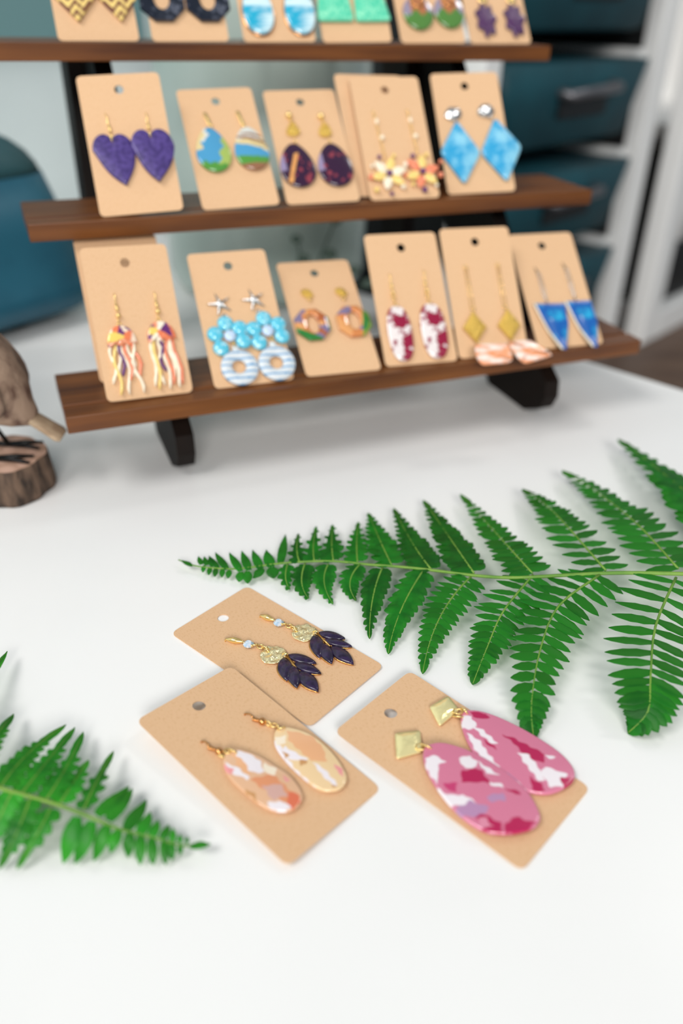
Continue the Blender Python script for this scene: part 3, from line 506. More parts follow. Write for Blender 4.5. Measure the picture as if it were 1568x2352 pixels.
# ---- bottom tier, starfish flower donut
def starflower(su, sv, fl, pet, dn, ro, label):
    e = Ear('r3c2', fl[0], fl[1], label, 'flower and striped ring earrings')
    b = MB(); pts = []
    for i in range(10):
        a = math.pi / 2 + i * math.pi / 5 + .25; r = 8.2 if i % 2 == 0 else 2.4; pts.append((su + r * math.cos(a), sv + r * math.sin(a)))
    b.dome(poly(pts, 2), .8, .8, 1.6, 4, ctr=(su, sv)); b.tube([(su, sv, -1.5), (su, sv, 1)], .5); e.part('starfish_stud', b, m_silver, label='silver starfish stud')
    rings(e, [(su + 1.4, sv - 8.5, 1.5, (.2, .2, 1)), (su + 1.2, sv - 11.3, 1.5, (1, .1, .3))], 1.6, .42, m_silver)
    for (x, y) in pet:
        b = MB(); b.ball((x, y, 2.8), 5.1, (1, 1, .5)); e.part('petal', b, m_turq)
    b = MB(); b.ball((fl[0], fl[1], 3.8), 3.8, (1, 1, .55)); e.part('flower_centre', b, m_paleblue)
    rings(e, [(fl[0] + 1, fl[1] - 5.8, 4.4, (.8, .2, .2))], 1.8, .4, m_gold)
    bl, wt = lin((86, 150, 196)), lin((214, 220, 224))
    pf = lambda x, y: bl if math.sin((y - dn[1] + .06 * (x - dn[0])) * 1.5) > .72 else wt
    b = MB(); b.annulus(circ(*dn, ro, 64), circ(dn[0] - .3, dn[1] + .4, 4.3, 64), 1.4, 1.6, 1.2, paint=pf, k=16)
    b.dome(rpoly([(dn[0] - 2, dn[1] + ro - 2), (dn[0] + 2, dn[1] + ro - 2), (dn[0] + 2, dn[1] + ro + 3), (dn[0] - 2, dn[1] + ro + 3)], 1.2, 3), 1.6, 1.4, .3, 3, paint=lambda x, y: wt)
    e.part('striped_ring', b, m_paintm, label='grey white ring with thin blue stripes')
starflower(13.8, 54.0, (15.2, 31.3), [(14.2, 40.2), (22.4, 36.2), (23.0, 27.6), (8.4, 24.4), (6.6, 33.8)], (17.2, 10.9), 11.5, 'blue flower and striped ring earring nearer the jellyfish card')
starflower(35.5, 54.9, (39.3, 32.2), [(38.6, 41.0), (47.0, 36.4), (47.6, 28.2), (32.6, 25.6), (31.0, 34.8)], (40.6, 11.0), 11.5, 'blue flower and striped ring earring nearer the hoop card')

# ---- bottom tier, green and orange hoops
def hoop(su, sv, c, R, label, seed):
    e = Ear('r3c3', c[0], c[1], label, 'green and orange hoop earrings'); rnd = random.Random(seed)
    b = MB(); b.dome(leaf_shape((su - 3.6, sv + 2.6), (su + 3.8, sv - 2.8), 6.6), .9, .9, 1.2, 5); b.ball((su, sv, 2.4), 2.1, (1, 1, .7)); b.tube([(su, sv, -1.5), (su, sv, 1)], .5)
    e.part('leaf_stud', b, m_goldrough, label='bright gold leaf stud')
    rings(e, [(su + .3, sv - 5, 1.6, (.2, .2, 1))], 1.6, .45, m_gold)
    cols = [lin(x) for x in ((214, 134, 76), (226, 160, 100), (176, 96, 52), (130, 118, 150), (216, 140, 84))]; gr = lin((44, 124, 52)); gd = lin((126, 160, 56)); dk = lin((70, 56, 40))
    seeds = [(c[0] + rnd.uniform(-R, R), c[1] + rnd.uniform(-R, R), rnd.choice(cols)) for _ in range(22)]
    def pf(x, y):
        dx, dy = (x - c[0]) / R, (y - c[1]) / R
        g = (dx * .85 - dy * .2 > .42) if seed == 5 else (dx * .5 + dy * .86 < -.62 or dx > .82)
        if g: return gd if math.hypot(dx, dy) > .82 and seed == 5 else gr
        return min(seeds, key=lambda q: (q[0] - x) ** 2 + (q[1] - y) ** 2)[2]
    n = 8; ou = poly([(c[0] + R * math.cos(6.2832 * i / n + .39), c[1] + R * 1.05 * math.sin(6.2832 * i / n + .39)) for i in range(n)], 8)
    inn = circ(c[0] + .5, c[1] + .5, R * .32, 64, 1.9, ph=.39); b = MB(); b.annulus(ou, inn, 1.0, 1.8, .9, paint=pf, k=10); e.part('octagonal_hoop', b, m_paint)
hoop(14.9, 62.8, (12.3, 37.2), 12.2, 'orange hoop earring with green lower corner, reclined card', 2)
hoop(38.2, 62.0, (40.4, 37.4), 12.2, 'hoop earring with wide green right side, reclined card', 5)

# ---- bottom tier, berry ovals
def berry(hu, hv, u, v, hw, hh, label):
    e = Ear('r3c4', u, v, label, 'berry and white oval earrings')
    hook_part(e, hu, hv, v + hh + 9, m_gold, u - hu); rings(e, [(u, v + hh + 6, 1.5, (.2, .2, 1)), (u, v + hh + 3, 1.6, (1, .1, .3)), (u + .3, v + hh + .6, 2.6, (.3, .9, .5))], 1.3, .42, m_gold)
    o = [(u + hw * math.copysign(abs(math.cos(t)) ** .75, math.cos(t)), v + hh * math.copysign(abs(math.sin(t)) ** .85, math.sin(t))) for t in [6.2832 * i / 64 for i in range(64)]]
    b = MB(); b.dome(o, 1.0, 1.8, .8, 8); e.part('oval_drop', b, m_berry)
berry(12.8, 62, 12.8, 20.8, 8.2, 18.6, 'berry red and white oval earring nearer the hoop card')
berry(37.0, 63, 36.3, 20.8, 8.8, 18.8, 'berry red and white oval earring nearer the gold diamond card')

# ---- bottom tier, gold diamonds with peach fans (the fans hang in front of the plank)
def diamond_fan(tu, tv, d, fan, label, zf):
    e = Ear('r3c5', d[0], d[1], label, 'gold diamond and peach fan earrings')
    b = MB(); b.torus((tu, tv, 1.0), 1.3, .3); b.tube([(tu - .8, tv - 1, 1), (tu - 1, d[1] + 13, 1.2)], .28, 6); b.tube([(tu + .8, tv - 1, 1), (tu + 1.6, d[1] + 13, 1.2)], .28, 6); b.torus((tu + .3, d[1] + 12, 1.4), 1.4, .35); e.part('threader_loop', b, m_gold)
    b = MB(); b.dome(poly([(d[0] - 8.4, d[1] - .6), (d[0] - .4, d[1] - 11.6), (d[0] + 8.4, d[1] - 1), (d[0] + .4, d[1] + 10.6)], 8), 1.6, 1.2, 2.2, 8, slope=lambda x, y: .5 * math.sin(x * 2.1) * math.cos(y * 2.3)); e.part('gold_diamond', b, m_goldrough)
    b = MB(); b.torus((d[0] - .2, d[1] - 12.4, 5), 2.0, .42, (1, .2, .4)); e.part('jump_ring', b, m_gold)
    b = MB(); b.dome(rpoly(fan, 3.0, 6), 0, 1.8, .5, 8, slope=zf); e.part('fan', b, m_peachfan, label='peach and white marbled fan')
slope5 = lambda x, y: 8.5 + (-y + 10) * .42
diamond_fan(14.2, 62, (13.4, 20.5), [(7.5, 5.8), (30.5, 4.6), (30.0, -7.5), (26.5, -10.2), (7.0, -10.6), (5.2, -3)], 'gold diamond earring with squarish peach fan', slope5)
diamond_fan(37.6, 62.4, (38.2, 20.5), [(30.5, 4.8), (34.0, 6.2), (47.0, 5.6), (57.0, -4.6), (57.5, -7.5), (36.5, -12.2), (33.5, -8)], 'gold diamond earring with wider pointed peach fan', slope5)

# ---- bottom tier, blue kites
def kite(hu, hv, P, label):
    cx = sum(p[0] for p in P) / len(P); cy = sum(p[1] for p in P) / len(P)
    e = Ear('r3c6', cx, cy, label, 'blue kite earrings')
    b = MB(); b.tube([(hu, hv, -.5), (hu, hv, 1), (hu + .6, hv - 8, 1.4), (hu + .4, hv - 20, 1.4), (hu + 1.4, P[0][1] + 1, 1.4)], .35, 6)
    b.tube([(hu, hv, .8), (hu + 1.8, hv - 6, 2.2), (hu + 2.2, hv - 18, 2.2), (hu + 1.4, P[0][1] + 1, 1.6)], .3, 6); b.torus((hu + 1.6, P[0][1] - .6, 2.2), 1.5, .35, (1, .1, .3)); e.part('wire_loop', b, m_silver)
    sl = lambda x, y: max(0, (12 - y)) * .28
    b = MB(); b.dome(rpoly(P, 1.2, 4), 1.4, 1.0, .4, 7, slope=sl); e.part('kite_drop', b, m_kite)
    a, c = P[0], P[-1]; b = MB(); n = 12
    b.tube([(a[0] - .2 + (c[0] - a[0]) * i / n, a[1] + (c[1] - a[1]) * i / n, 2.4 + sl(0, a[1] + (c[1] - a[1]) * i / n)) for i in range(n + 1)], .8, 8)
    e.part('pale_edge', b, m_wht, label='cream speckled edge')
kite(13.4, 62.3, [(4.5, 33.5), (28.2, 32.2), (26.5, 16.3), (16.3, -5.2), (13.5, -4.4)], 'blue kite earring with straight top, nearer the peach fans')
kite(35.9, 64.4, [(28.6, 33.5), (48.7, 33.1), (48.9, 15.5), (39.9, -5.6), (37.0, -4.5)], 'blue kite earring with cream lower edge, nearest the stand end')

# ---- middle tier, hearts
def heart(hu, hv, P, z, label):
    cx = sum(p[0] for p in P) / len(P); cy = sum(p[1] for p in P) / len(P); e = Ear('r2c1', cx, cy, label, 'purple heart earrings')
    hook_part(e, hu, hv, P[3][1] + 3.5, m_gold, P[3][0] - hu)
    rings(e, [(P[3][0], P[3][1] + 1, z + 2.2, (1, .1, .2))], 1.4, .4, m_gold)
    lf, rt, tip, cl = P[0], P[6], P[7], P[3]; wl = cl[0] - lf[0]; wr = rt[0] - cl[0]; o = []
    for k in range(9):                                   # left lobe, then right lobe, then the two bowed sides
        a = math.pi * (1 - k / 9.0); o.append((lf[0] + wl * .5 + wl * .5 * math.cos(a), lf[1] + (cl[1] - lf[1]) * k / 9 + math.sin(a) * wl * .62))
    for k in range(9):
        a = math.pi * (1 - k / 9.0); o.append((cl[0] + wr * .5 + wr * .5 * math.cos(a), cl[1] + (rt[1] - cl[1]) * k / 9 + math.sin(a) * wr * .62))
    for (q0, q1, sg) in ((rt, tip, 1), (tip, lf, 1)):
        for k in range(9):
            t = k / 9; dx, dy = q1[0] - q0[0], q1[1] - q0[1]; bow = .11 * math.sin(math.pi * t) * (1 - .5 * (t if sg else 0)); o.append((q0[0] + dx * t - dy * bow, q0[1] + dy * t + dx * bow))
    o = o[::-1]
    b = MB(); b.dome(o, z, 1.8, .9, 8, ctr=(P[3][0], (P[3][1] + P[7][1]) / 2 + 3)); e.part('heart', b, m_heart)
heart(13.6, 64.3, [(2.3, 41.0), (4.0, 47.0), (9.5, 49.2), (14.6, 45.4), (20.2, 50.4), (26.0, 47.0), (27.0, 39.5), (18.6, 17.6)], .8, 'purple heart earring nearer the left end of the card')
heart(37.8, 63.2, [(25.4, 41.4), (27.4, 47.6), (32.8, 49.8), (37.7, 45.8), (43.2, 49.8), (49.4, 46.6), (51.2, 39.0), (38.4, 17.6)], 2.4, 'purple heart earring overlapping its neighbour, right side of the card')

# ---- middle tier, striped teardrops and plum drops
def drop_outline(u, top, bot, hw, k=.62, n=64):
    o = []
    for i in range(n):
        t = 2 * math.pi * i / n; y = math.cos(t); x = math.sin(t) * (1 - .28 * (y + 1) ** 1.3 * .55)
        o.append((u + hw * x * 1.08, (top + bot) / 2 + (top - bot) / 2 * y))
    return o[::-1]
def landscape(u, cy, var):
    sky, sand, grn, lim, brn, wt = [lin(c) for c in ((78, 156, 200), (226, 206, 150), (84, 150, 60), (168, 190, 96), (150, 104, 74), (220, 222, 214))]
    def f(x, y):
        a = (x - u) * .5 + (y - cy); q = (x - u) - (y - cy) * .3 + 1.2 * math.sin(y * .7)
        if var == 0:
            if y - cy < -11 + .5 * (x - u) * -.4 + math.sin(x): return grn
            if q > 5.5: return lim
            if q < -7.5 and y > cy - 1: return sand
            if q < -5: return wt if y > cy + 5 else sky
            return sky
        if y > cy + 3 - .35 * (x - u): return brn if math.sin(y * 1.6 + x * .5) > -.3 and y < cy + 11 else sand if y < cy + 6 else wt
        if y > cy + .5 - .35 * (x - u): return sand
        if y > cy - 7 - .1 * (x - u): return sky
        return grn if y > cy - 12 else brn
    return f
for (bu, bv, u, top, bot, hw, var, lab) in ((15.0, 70.5, 14.6, 58.5, 25.6, 11.9, 0, 'blue teardrop earring with lime green edge, middle tier'), (36.6, 70.6, 39.6, 57.5, 25.2, 12.0, 1, 'brown, blue and green layered teardrop earring, middle tier')):
    e = Ear('r2c2', u, (top + bot) / 2, lab, 'landscape teardrop earrings')
    b = MB(); b.dome(rpoly([(bu - 1.2, bv), (bu + 1.2, bv), (bu + 3.2, top + 1.5), (bu + .8, top + 1.5)], .6, 3), .8, .9, .3, 3); e.part('bar_stud', b, m_gold)
    rings(e, [(bu + 2, top + .4, 2.2, (1, .2, .3))], 1.3, .4, m_gold)
    b = MB(); b.dome(drop_outline(u, top, bot, hw), 1.0, 1.9, 1.6, 18, paint=landscape(u, (top + bot) / 2, var)); e.part('teardrop', b, m_paint)
def plumdrop(su, sv, u, top, bot, hw, lab, flash):
    e = Ear('r2c3', u, (top + bot) / 2, lab, 'dark plum drop earrings'); rnd = random.Random(len(lab))
    b = MB(); b.ball((su, sv, 1.6), 2.3); e.part('bead_stud', b, m_gold)
    fan = [(su - 1, sv - 6), (su + 2, sv - 5.5), (su + 4.2, sv - 12), (su + 3.4, sv - 15), (su - .5, sv - 16.5), (su - 4.6, sv - 15), (su - 4.4, sv - 11)]
    b = MB(); b.dome(smooth_closed([(x + .8, y) for x, y in fan], 40), .8, .8, 1.6, 5, slope=lambda x, y: .4 * math.sin(x * 2.4)); b.tube([(su, sv - 1, 1.4), (su + .5, sv - 6, 1.4)], .6); e.part('shell_charm', b, m_goldrough)
    rings(e, [((su + u) / 2 + 1.2, top + 1.2, 2.2, (1, .1, .3))], 1.7, .5, m_gold)
    spots = [(u + rnd.uniform(-hw, hw) * .8, rnd.uniform(bot + 3, top - 8), rnd.uniform(.7, 1.7)) for _ in range(12)]
    dk, rd, gd, lv = lin((52, 20, 52)), lin((150, 60, 72)), lin((226, 160, 92)), lin((150, 136, 170))
    def pf(x, y):
        if flash and abs((x - u + 4) - (y - (bot + 12)) * .35) < 1.5 and bot + 3 < y < top - 9: return gd
        for a, c, r in spots:
            if (x - a) ** 2 + (y - c) ** 2 < r * r: return rd
        if x < u - hw * .62 + .08 * (y - bot) * 0: return lv if y > bot + 12 else dk
        return dk
    b = MB(); b.dome(drop_outline(u, top, bot, hw), 1.0, 1.9, 1.6, 20, paint=pf); e.part('drop', b, m_paint)
plumdrop(14.0, 68.2, 12.0, 45.2, 11.4, 12.8, 'dark plum drop earring with a gold streak', True)
plumdrop(36.0, 66.6, 37.6, 44.2, 10.6, 12.8, 'dark plum drop earring with red specks and no streak', False)

# ---- middle tier, flowers on chains
def flowerchain(hu, hv, c, lab, seed, m1, m2):
    e = Ear('r2c4', c[0], c[1], lab, 'yellow and coral flower earrings'); rnd = random.Random(seed)
    b = MB(); n = 22
    for i in range(n):
        t = i / n; b.torus((hu + (c[0] - hu) * t, hv + (c[1] + 10 - hv) * t, .9), .85, .25, (1, 0, .2) if i % 2 else (.1, 0, 1), 8, 5)
    e.part('chain', b, m_gold)
    b = MB(); b.ball((hu + .9, hv - 7, 1.3), 1.6, (.8, 1.4, .8)); b.ball((hu + 1.6 + (c[0] - hu) * .4, hv - 19, 1.4), 1.8); e.part('bead', b, m_wht)
    for i in range(6):
        a = math.pi / 3 * i + .3 + rnd.uniform(-.1, .1); r = 13; b = MB()
        p0 = (c[0] + 1.5 * math.cos(a), c[1] + 1.5 * math.sin(a)); p1 = (c[0] + r * math.cos(a), c[1] + r * math.sin(a) * .95)
        b.dome(leaf_shape(p0, p1, 6.4), 1.6, 1.0, .8, 4, slope=lambda x, y: .1 * math.hypot(x - c[0], y - c[1])); e.part('petal', b, m1 if i % 2 else m2)
    for i in range(9):
        a = 6.2832 * i / 9 + .5; r = rnd.uniform(12, 17); b = MB(); b.ball((c[0] + r * math.cos(a), max(3, c[1] + r * .9 * math.sin(a)), 2.2), rnd.uniform(1.3, 2.1)); e.part('bead', b, [m_cor, m_yel, m_plm, m_wht][i % 4])
    b = MB(); b.ball((c[0], c[1], 4), 2.1); e.part('flower_centre', b, m_plm)
flowerchain(12.9, 63.2, (15.5, 17.2), 'yellow and coral flower earring nearer the plum drops', 4, m_yel, m_wht)
flowerchain(37.4, 63.7, (39.5, 17.6), 'coral and yellow flower earring nearer the blue diamonds', 8, m_yel, m_cor)

# ---- middle tier, blue diamonds
for (su, sv, P, lab) in ((12.1, 58.9, [(13.4, 53.4), (27.8, 28.6), (12.3, 5.2), (-2.3, 29.8)], 'blue marbled diamond earring nearer the flower earrings'), (36.5, 60.2, [(42.1, 54.2), (58.8, 31.4), (43.7, 5.4), (27.4, 28.4)], 'blue marbled diamond earring nearer the end of the middle tier')):
    e = Ear('r2c5', sum(p[0] for p in P) / 4, sum(p[1] for p in P) / 4, lab, 'blue diamond earrings')
    b = MB(); b.dome(smooth_closed([(su - 6, sv), (su - 2, sv + 4.6), (su + 4.6, sv + 3.6), (su + 6, sv - 2), (su + 1, sv - 5), (su - 5, sv - 3.6)], 32), .9, .9, 2.0, 6, slope=lambda x, y: .35 * math.sin(x * 1.3 + y)); e.part('nugget_stud', b, m_silver, label='silver nugget stud')
    rings(e, [((su + P[0][0]) / 2, sv - 5.6, 1.8, (.9, .2, .3))], 1.5, .42, m_silver)
    b = MB(); b.dome(rpoly(P, 4.0, 6), 1.2, 2.0, 1.6, 8); e.part('diamond', b, m_blue)

# ---- top tier
dkb, crm = lin((112, 64, 52)), lin((240, 208, 126))
for (u, t, lab) in ((14.4, 11, 'zigzag striped diamond earring nearer the top tier end'), (40.6, 11.5, 'zigzag striped diamond earring nearer the octagonal hoops')):
    e = Ear('r1c1', u, t + 20, lab, 'zigzag striped earrings')
    pf = lambda x, y: crm if math.sin((y - abs(((x + 40 - u * 0) % 9) - 4.5) * 1.3) * .95) > -.1 else dkb
    b = MB(); b.dome(poly([(u, t), (u + 15, t + 20), (u, t + 42), (u - 15, t + 20)], 16), 1, 2, .5, 24, paint=pf); e.part('diamond', b, m_paintm)
    b = MB(); b.ball((u, t + 50, 1.5), 2.6); b.tube([(u, t + 41, 1.5), (u, t + 49, 1.5)], .5); e.part('stud', b, m_gold)
for (u, lab) in ((9.6, 'dark octagonal hoop earring nearer the zigzag earrings'), (39.4, 'dark octagonal hoop earring nearer the turquoise teardrops')):
    e = Ear('r1c2', u, 27, lab, 'dark octagonal hoops'); n = 8
    ou = poly([(u + 15.5 * math.cos(6.2832 * i / n + .39), 27 + 15.5 * math.sin(6.2832 * i / n + .39)) for i in range(n)], 6); inn = circ(u, 28, 5.2, 48, 1.5, ph=.39)
    b = MB(); b.flat = True; b.annulus(ou, inn, 1.2, 1.6, 1.4, k=2); e.part('octagonal_hoop', b, m_iri, smooth=False)
    b = MB(); b.ball((u + 2, 50, 1.6), 3.2, (1, 1, .6)); b.tube([(u + 1, 43, 1.6), (u + 2, 49, 1.6)], .5); e.part('stud', b, m_silver)
for (u, lab) in ((12.6, 'turquoise and white teardrop earring nearer the octagonal hoops'), (41.4, 'turquoise and white teardrop earring nearer the mint earrings')):
    e = Ear('r1c3', u, 20, lab, 'turquoise teardrops'); b = MB(); b.dome(drop_outline(u, 42, 4.0, 11.2), 1, 2.2, 1.2, 8); e.part('teardrop', b, m_sea)
    b = MB(); b.dome([(x, y) for x, y in drop_outline(u, 42.6, 3.2, 11.9)], .7, 1.0, 0, 2); e.part('backing', b, m_goldrose)
    b = MB(); b.tube([(u - 1, 56, .8), (u - .5, 50, 1.4), (u, 42, 1.6)], .5); e.part('hook', b, m_gold)
for (P, lab) in (([(-2.2, 14.2), (24.2, 14.2), (22, 36), (13, 46), (2, 40)], 'mint green textured earring nearer the turquoise teardrops'), ([(25.2, 13.8), (51.2, 14), (47, 38), (38, 46), (27, 36)], 'mint green textured earring nearer the round green drops')):
    u = sum(p[0] for p in P) / 5
    e = Ear('r1c4', u, 26, lab, 'mint green earrings'); b = MB(); b.dome(rpoly(P, 3, 5), 1, 2.2, .8, 8, slope=lambda x, y: .35 * math.sin(x * 2.2) * math.sin(y * 2.6)); e.part('textured_drop', b, m_mint)
    b = MB(); b.tube([(u, 58, .8), (u, 52, 1.4), (u, 45, 1.6)], .5); e.part('hook', b, m_gold)
for (u, v, lab) in ((16.0, 21.5, 'round green and brown drop earring nearer the mint earrings'), (40.2, 22.8, 'round green and brown drop earring nearer the purple leaves')):
    e = Ear('r1c5', u, v, lab, 'round green and brown drops')
    g_, br_, pl_ = lin((84, 132, 60)), lin((178, 112, 70)), lin((150, 140, 160))
    pf = lambda x, y, v=v, u=u: g_ if y < v - 1 + 2 * math.sin(x * .6) else (br_ if abs(x - u) < 6 else pl_)
    b = MB(); b.dome(circ(u, v, 11.6, 48, 1.1), 1, 2, 1.6, 12, paint=pf); e.part('round_drop', b, m_paint)
    b = MB(); b.torus((u, v + 8, 3.6), 5, .8, (0, .2, 1)); b.tube([(u, v + 30, .8), (u, v + 14, 2.4)], .5); e.part('ring_hook', b, m_goldrose)
for (u, lab) in ((15.4, 'small dark purple leaf earring nearer the round drops'), (38.9, 'small dark purple leaf earring nearer the end of the top tier')):
    e = Ear('r1c6', u, 20, lab, 'small purple leaf earrings'); b = MB()
    pts = []
    for i in range(48):
        a = 6.2832 * i / 48; r = 1 + .16 * math.cos(a * 7); pts.append((u + 7.6 * r * math.cos(a), 18.5 + (11 if math.sin(a) > 0 else 13.5) * r * math.sin(a)))
    b.dome(pts, 1, 1.6, 1.0, 8, slope=lambda x, y: .3 * math.sin(x * 2 + y)); e.part('leaf', b, m_pearlpurple)
    b = MB(); b.dome(circ(u + .8, 34, 3.6, 20), 1, .8, .8, 4); b.torus((u + .4, 30.2, 1.8), 1.3, .4, (1, .1, .3)); e.part('disc_stud', b, m_gold)

# ------------------------------------------------------------------ ferns
def leaflet_mesh(i, crenate=.05):
    rnd = random.Random(i); n = 7; V = []; Fc = []
    for k in range(n + 1):
        x = k / n; hw = .5 * (math.sin(math.pi * min(1, .12 + x * .9)) ** .62) if k < n else .02
        hw *= 1 + crenate * ((-1) ** k) + rnd.uniform(-.03, .03)
        cz = -.07 * x * x
        V += [(x + rnd.uniform(-.01, .01), -hw, cz - .03), (x, -hw * .5, cz + .05), (x, 0, cz), (x, hw * .5, cz + .05), (x + rnd.uniform(-.01, .01), hw, cz - .03)]
    for k in range(n):
        for j in range(4): a = k * 5 + j; Fc.append((a, a + 5, a + 6, a + 1))
    return V, Fc
LV = [leaflet_mesh(i) for i in range(5)]
def LM(i, mat):
    me = bpy.data.meshes.new('leaflet'); V, Fc = LV[i]; me.from_pydata(V, [], Fc); me.materials.append(mat)
    for p in me.polygons: p.use_smooth = True
    return me
def bez(P, t):
    n = len(P)
    if n == 3:
        # curve through the middle point
        a, b, c = P; m = b * 2 - (a + c) * .5
        return a * (1 - t) ** 2 + m * 2 * t * (1 - t) + c * t * t
    f = t * (n - 1); i = min(int(f), n - 2); f -= i
    a, b, c, d = P[max(i - 1, 0)], P[i], P[i + 1], P[min(i + 2, n - 1)]
    return (b * 2 + (c - a) * f + (a * 2 - b * 5 + c * 4 - d) * f * f + (b * 3 - a - c * 3 + d) * f ** 3) * .5
def fern(label, stem, pinnae, mat, seed, r0, r1, fat=1.0, rib=.05, tip=.84, simple=1.2):
    rnd = random.Random(seed); root = Vector(stem[-1]); root.z = 0
    e = empty('fern_frond', label, 'fern', root)
    b = MB(); n = len(stem) * 5; SP = [Vector(p) for p in stem]
    pts = [bez(SP, i / n) for i in range(n + 1)]
    b.tube(pts, [r0 + (r1 - r0) * i / n for i in range(n + 1)], 8); b.build('stem', m_stem, e, off=root)
    lms = [LM(i, mat) for i in range(5)]; cnt = 0
    for (P, hw, np_, mode) in pinnae:
        P = [Vector(p) for p in P]; base = P[0]; b = MB()
        if hw < .6 and mode == 'lobed' and fat == 1.0: hw *= 1.3
        Lp = (P[-1] - P[0]).length
        if mode == 'simple':
            n = 12; rows = []; cr = MB()
            for k in range(n + 1):
                t = k / n; c = bez(P, t); T_ = (bez(P, min(1, t + .03)) - bez(P, max(0, t - .03))).normalized(); sd = T_.cross(Vector((0, 0, 1))).normalized()
                h = hw * simple * (math.sin(math.pi * (.14 + .86 * t ** .95)) ** .8 if k < n else .03) * (1 + .03 * (-1) ** k)
                rows.append([b.av(c + sd * (h * q) + Vector((0, 0, 1)) * (z * hw)) for q, z in ((-1, -.1), (-.55, .2), (0, 0), (.55, .2), (1, -.1))])
            for k in range(n):
                for j in range(4): b.af(rows[k][j], rows[k + 1][j], rows[k + 1][j + 1], rows[k][j + 1])
            b.build('pinna', mat, e, off=root); continue
        nn = 16; b.cm = 1; b.tube([bez(P, i / nn) for i in range(nn + 1)], [rib * (1 - .75 * i / nn) * (1 + hw * .3) for i in range(nn + 1)], 6); b.cm = 0
        todo = []
        for k in range(np_):
            t = (k + .55) / (np_ + .3)
            t = t ** .96
            if t > tip + .05: continue
            c = bez(P, t); T_ = (bez(P, min(1, t + .02)) - bez(P, max(0, t - .02))).normalized(); sd = T_.cross(Vector((0, 0, 1))).normalized(); up = sd.cross(T_)
            Lf = hw * fat * min(1, .72 + 1.1 * t) * (1 - t ** (1.3 if mode == 'leaflets' else 1.5)) ** .88
            wd = Lp / np_ * (1.17 if mode == 'leaflets' else 1.6)
            for sg in (-1, 1):
                ang = math.radians((84 if mode == 'leaflets' else 74) - 28 * t + rnd.uniform(-5, 5)); dz = rnd.uniform(-.10, .05)
                D = (sd * sg * math.sin(ang) + T_ * math.cos(ang) + Vector((0, 0, dz))).normalized(); N_ = (up + Vector((rnd.uniform(-.12, .12), rnd.uniform(-.12, .12), 0))).normalized(); Y_ = N_.cross(D).normalized(); N_ = D.cross(Y_)
                ll = Lf * rnd.uniform(.9, 1.08) + .1; ww = min(wd * rnd.uniform(.9, 1.05), ll * .9)
                if t > .9: ww *= .8
                todo.append((c + T_ * (.12 * wd * sg), D, Y_, N_, ll, ww, rnd.randrange(5)))
        # tip
        T_ = (bez(P, 1) - bez(P, tip)).normalized(); sd = T_.cross(Vector((0, 0, 1))).normalized(); N_ = sd.cross(T_)
        todo.append((bez(P, tip), T_, sd * -1, N_ if N_.z > 0 else N_ * -1, (bez(P, 1) - bez(P, tip)).length + .05, max(.1, hw * fat * 1.25 * (1 - tip ** 1.5) ** .85), 4))
        if mode == 'lobed':
            rows = []
            for k in range(17):
                t = .03 + .94 * k / 16; c = bez(P, t); T2 = (bez(P, min(1, t + .02)) - bez(P, max(0, t - .02))).normalized(); s2 = T2.cross(Vector((0, 0, 1))).normalized(); h = .5 * hw * fat * min(1, .72 + 1.1 * t) * (1 - t ** 1.5) ** .85 + .03
                rows.append([b.av(c + s2 * (h * q) + Vector((0, 0, -.01 + z * h))) for q, z in ((-1, -.05), (-.5, .08), (0, 0), (.5, .08), (1, -.05))])
            for k in range(16):
                for j in range(4): b.af(rows[k][j], rows[k + 1][j], rows[k + 1][j + 1], rows[k][j + 1])
        if mode == 'lobed':
            for (c, D, Y_, N_, ll, ww, vi) in todo:
                V, Fc = LV[vi]; o0 = len(b.v)
                for (x, y, z) in V:
                    p = c + D * (x * ll) + Y_ * (y * ww) + N_ * (z * ww); p.z = max(p.z, .05); b.av(p)
                for f in Fc: b.af(*[o0 + q for q in f])
            b.build('pinna', [mat, m_stem], e, off=root)
        else:
            po = b.build('pinna', [mat, m_stem], e, off=base); po.location = (base - root) * S
            for (c, D, Y_, N_, ll, ww, vi) in todo:
                o = bpy.data.objects.new('leaflet', lms[vi]); scene.collection.objects.link(o); o.parent = po
                m = Matrix.Identity(4); q = (c - base) * S
                for i in range(3): m[i][0] = D[i] * ll * S; m[i][1] = Y_[i] * ww * S; m[i][2] = N_[i] * ww * S; m[i][3] = q[i]
                o.matrix_basis = m; cnt += 1
    print('leaflets', cnt)
fern('long green fern frond reaching in from the right edge above the cards', F1_STEM, F1, m_leaf, 11, .035, .11, 1.0, .045, .86, 1.25)
fern('smaller bright green fern frond at the lower left of the table', F2_STEM, F2, m_leaf2, 12, .03, .085, 1.15, .032, .62, 1.0)

# ------------------------------------------------------------------ wooden bird on a log slice
LC = Vector((-20.39, 43.64, 0))
lg = empty('log_slice', 'thick bark-edged log slice under the wooden bird', 'log slice', LC)
b = MB(); n = 48; rws = []
rr = [2.62 * (1 + .035 * math.sin(5 * 6.2832 * i / n) + .02 * math.sin(11 * 6.2832 * i / n + 1)) for i in range(n)]
for (z, k) in ((0.02, 1.0), (.3, 1.03), (1.2, .99), (2.1, .955), (2.28, .93)):
    rws.append([b.av(LC + Vector((rr[i] * k * math.cos(6.2832 * i / n), rr[i] * k * math.sin(6.2832 * i / n), z))) for i in range(n)])
for a, c in zip(rws, rws[1:]):
    for j in range(n): b.af(a[j], a[(j + 1) % n], c[(j + 1) % n], c[j])
b.af(*rws[0][::-1]); b.build('bark', m_bark, lg, off=LC)
b = MB(); t_ = [b.av(LC + Vector((rr[i] * .93 * math.cos(6.2832 * i / n), rr[i] * .93 * math.sin(6.2832 * i / n), 2.285))) for i in range(n)]; b.af(*t_)
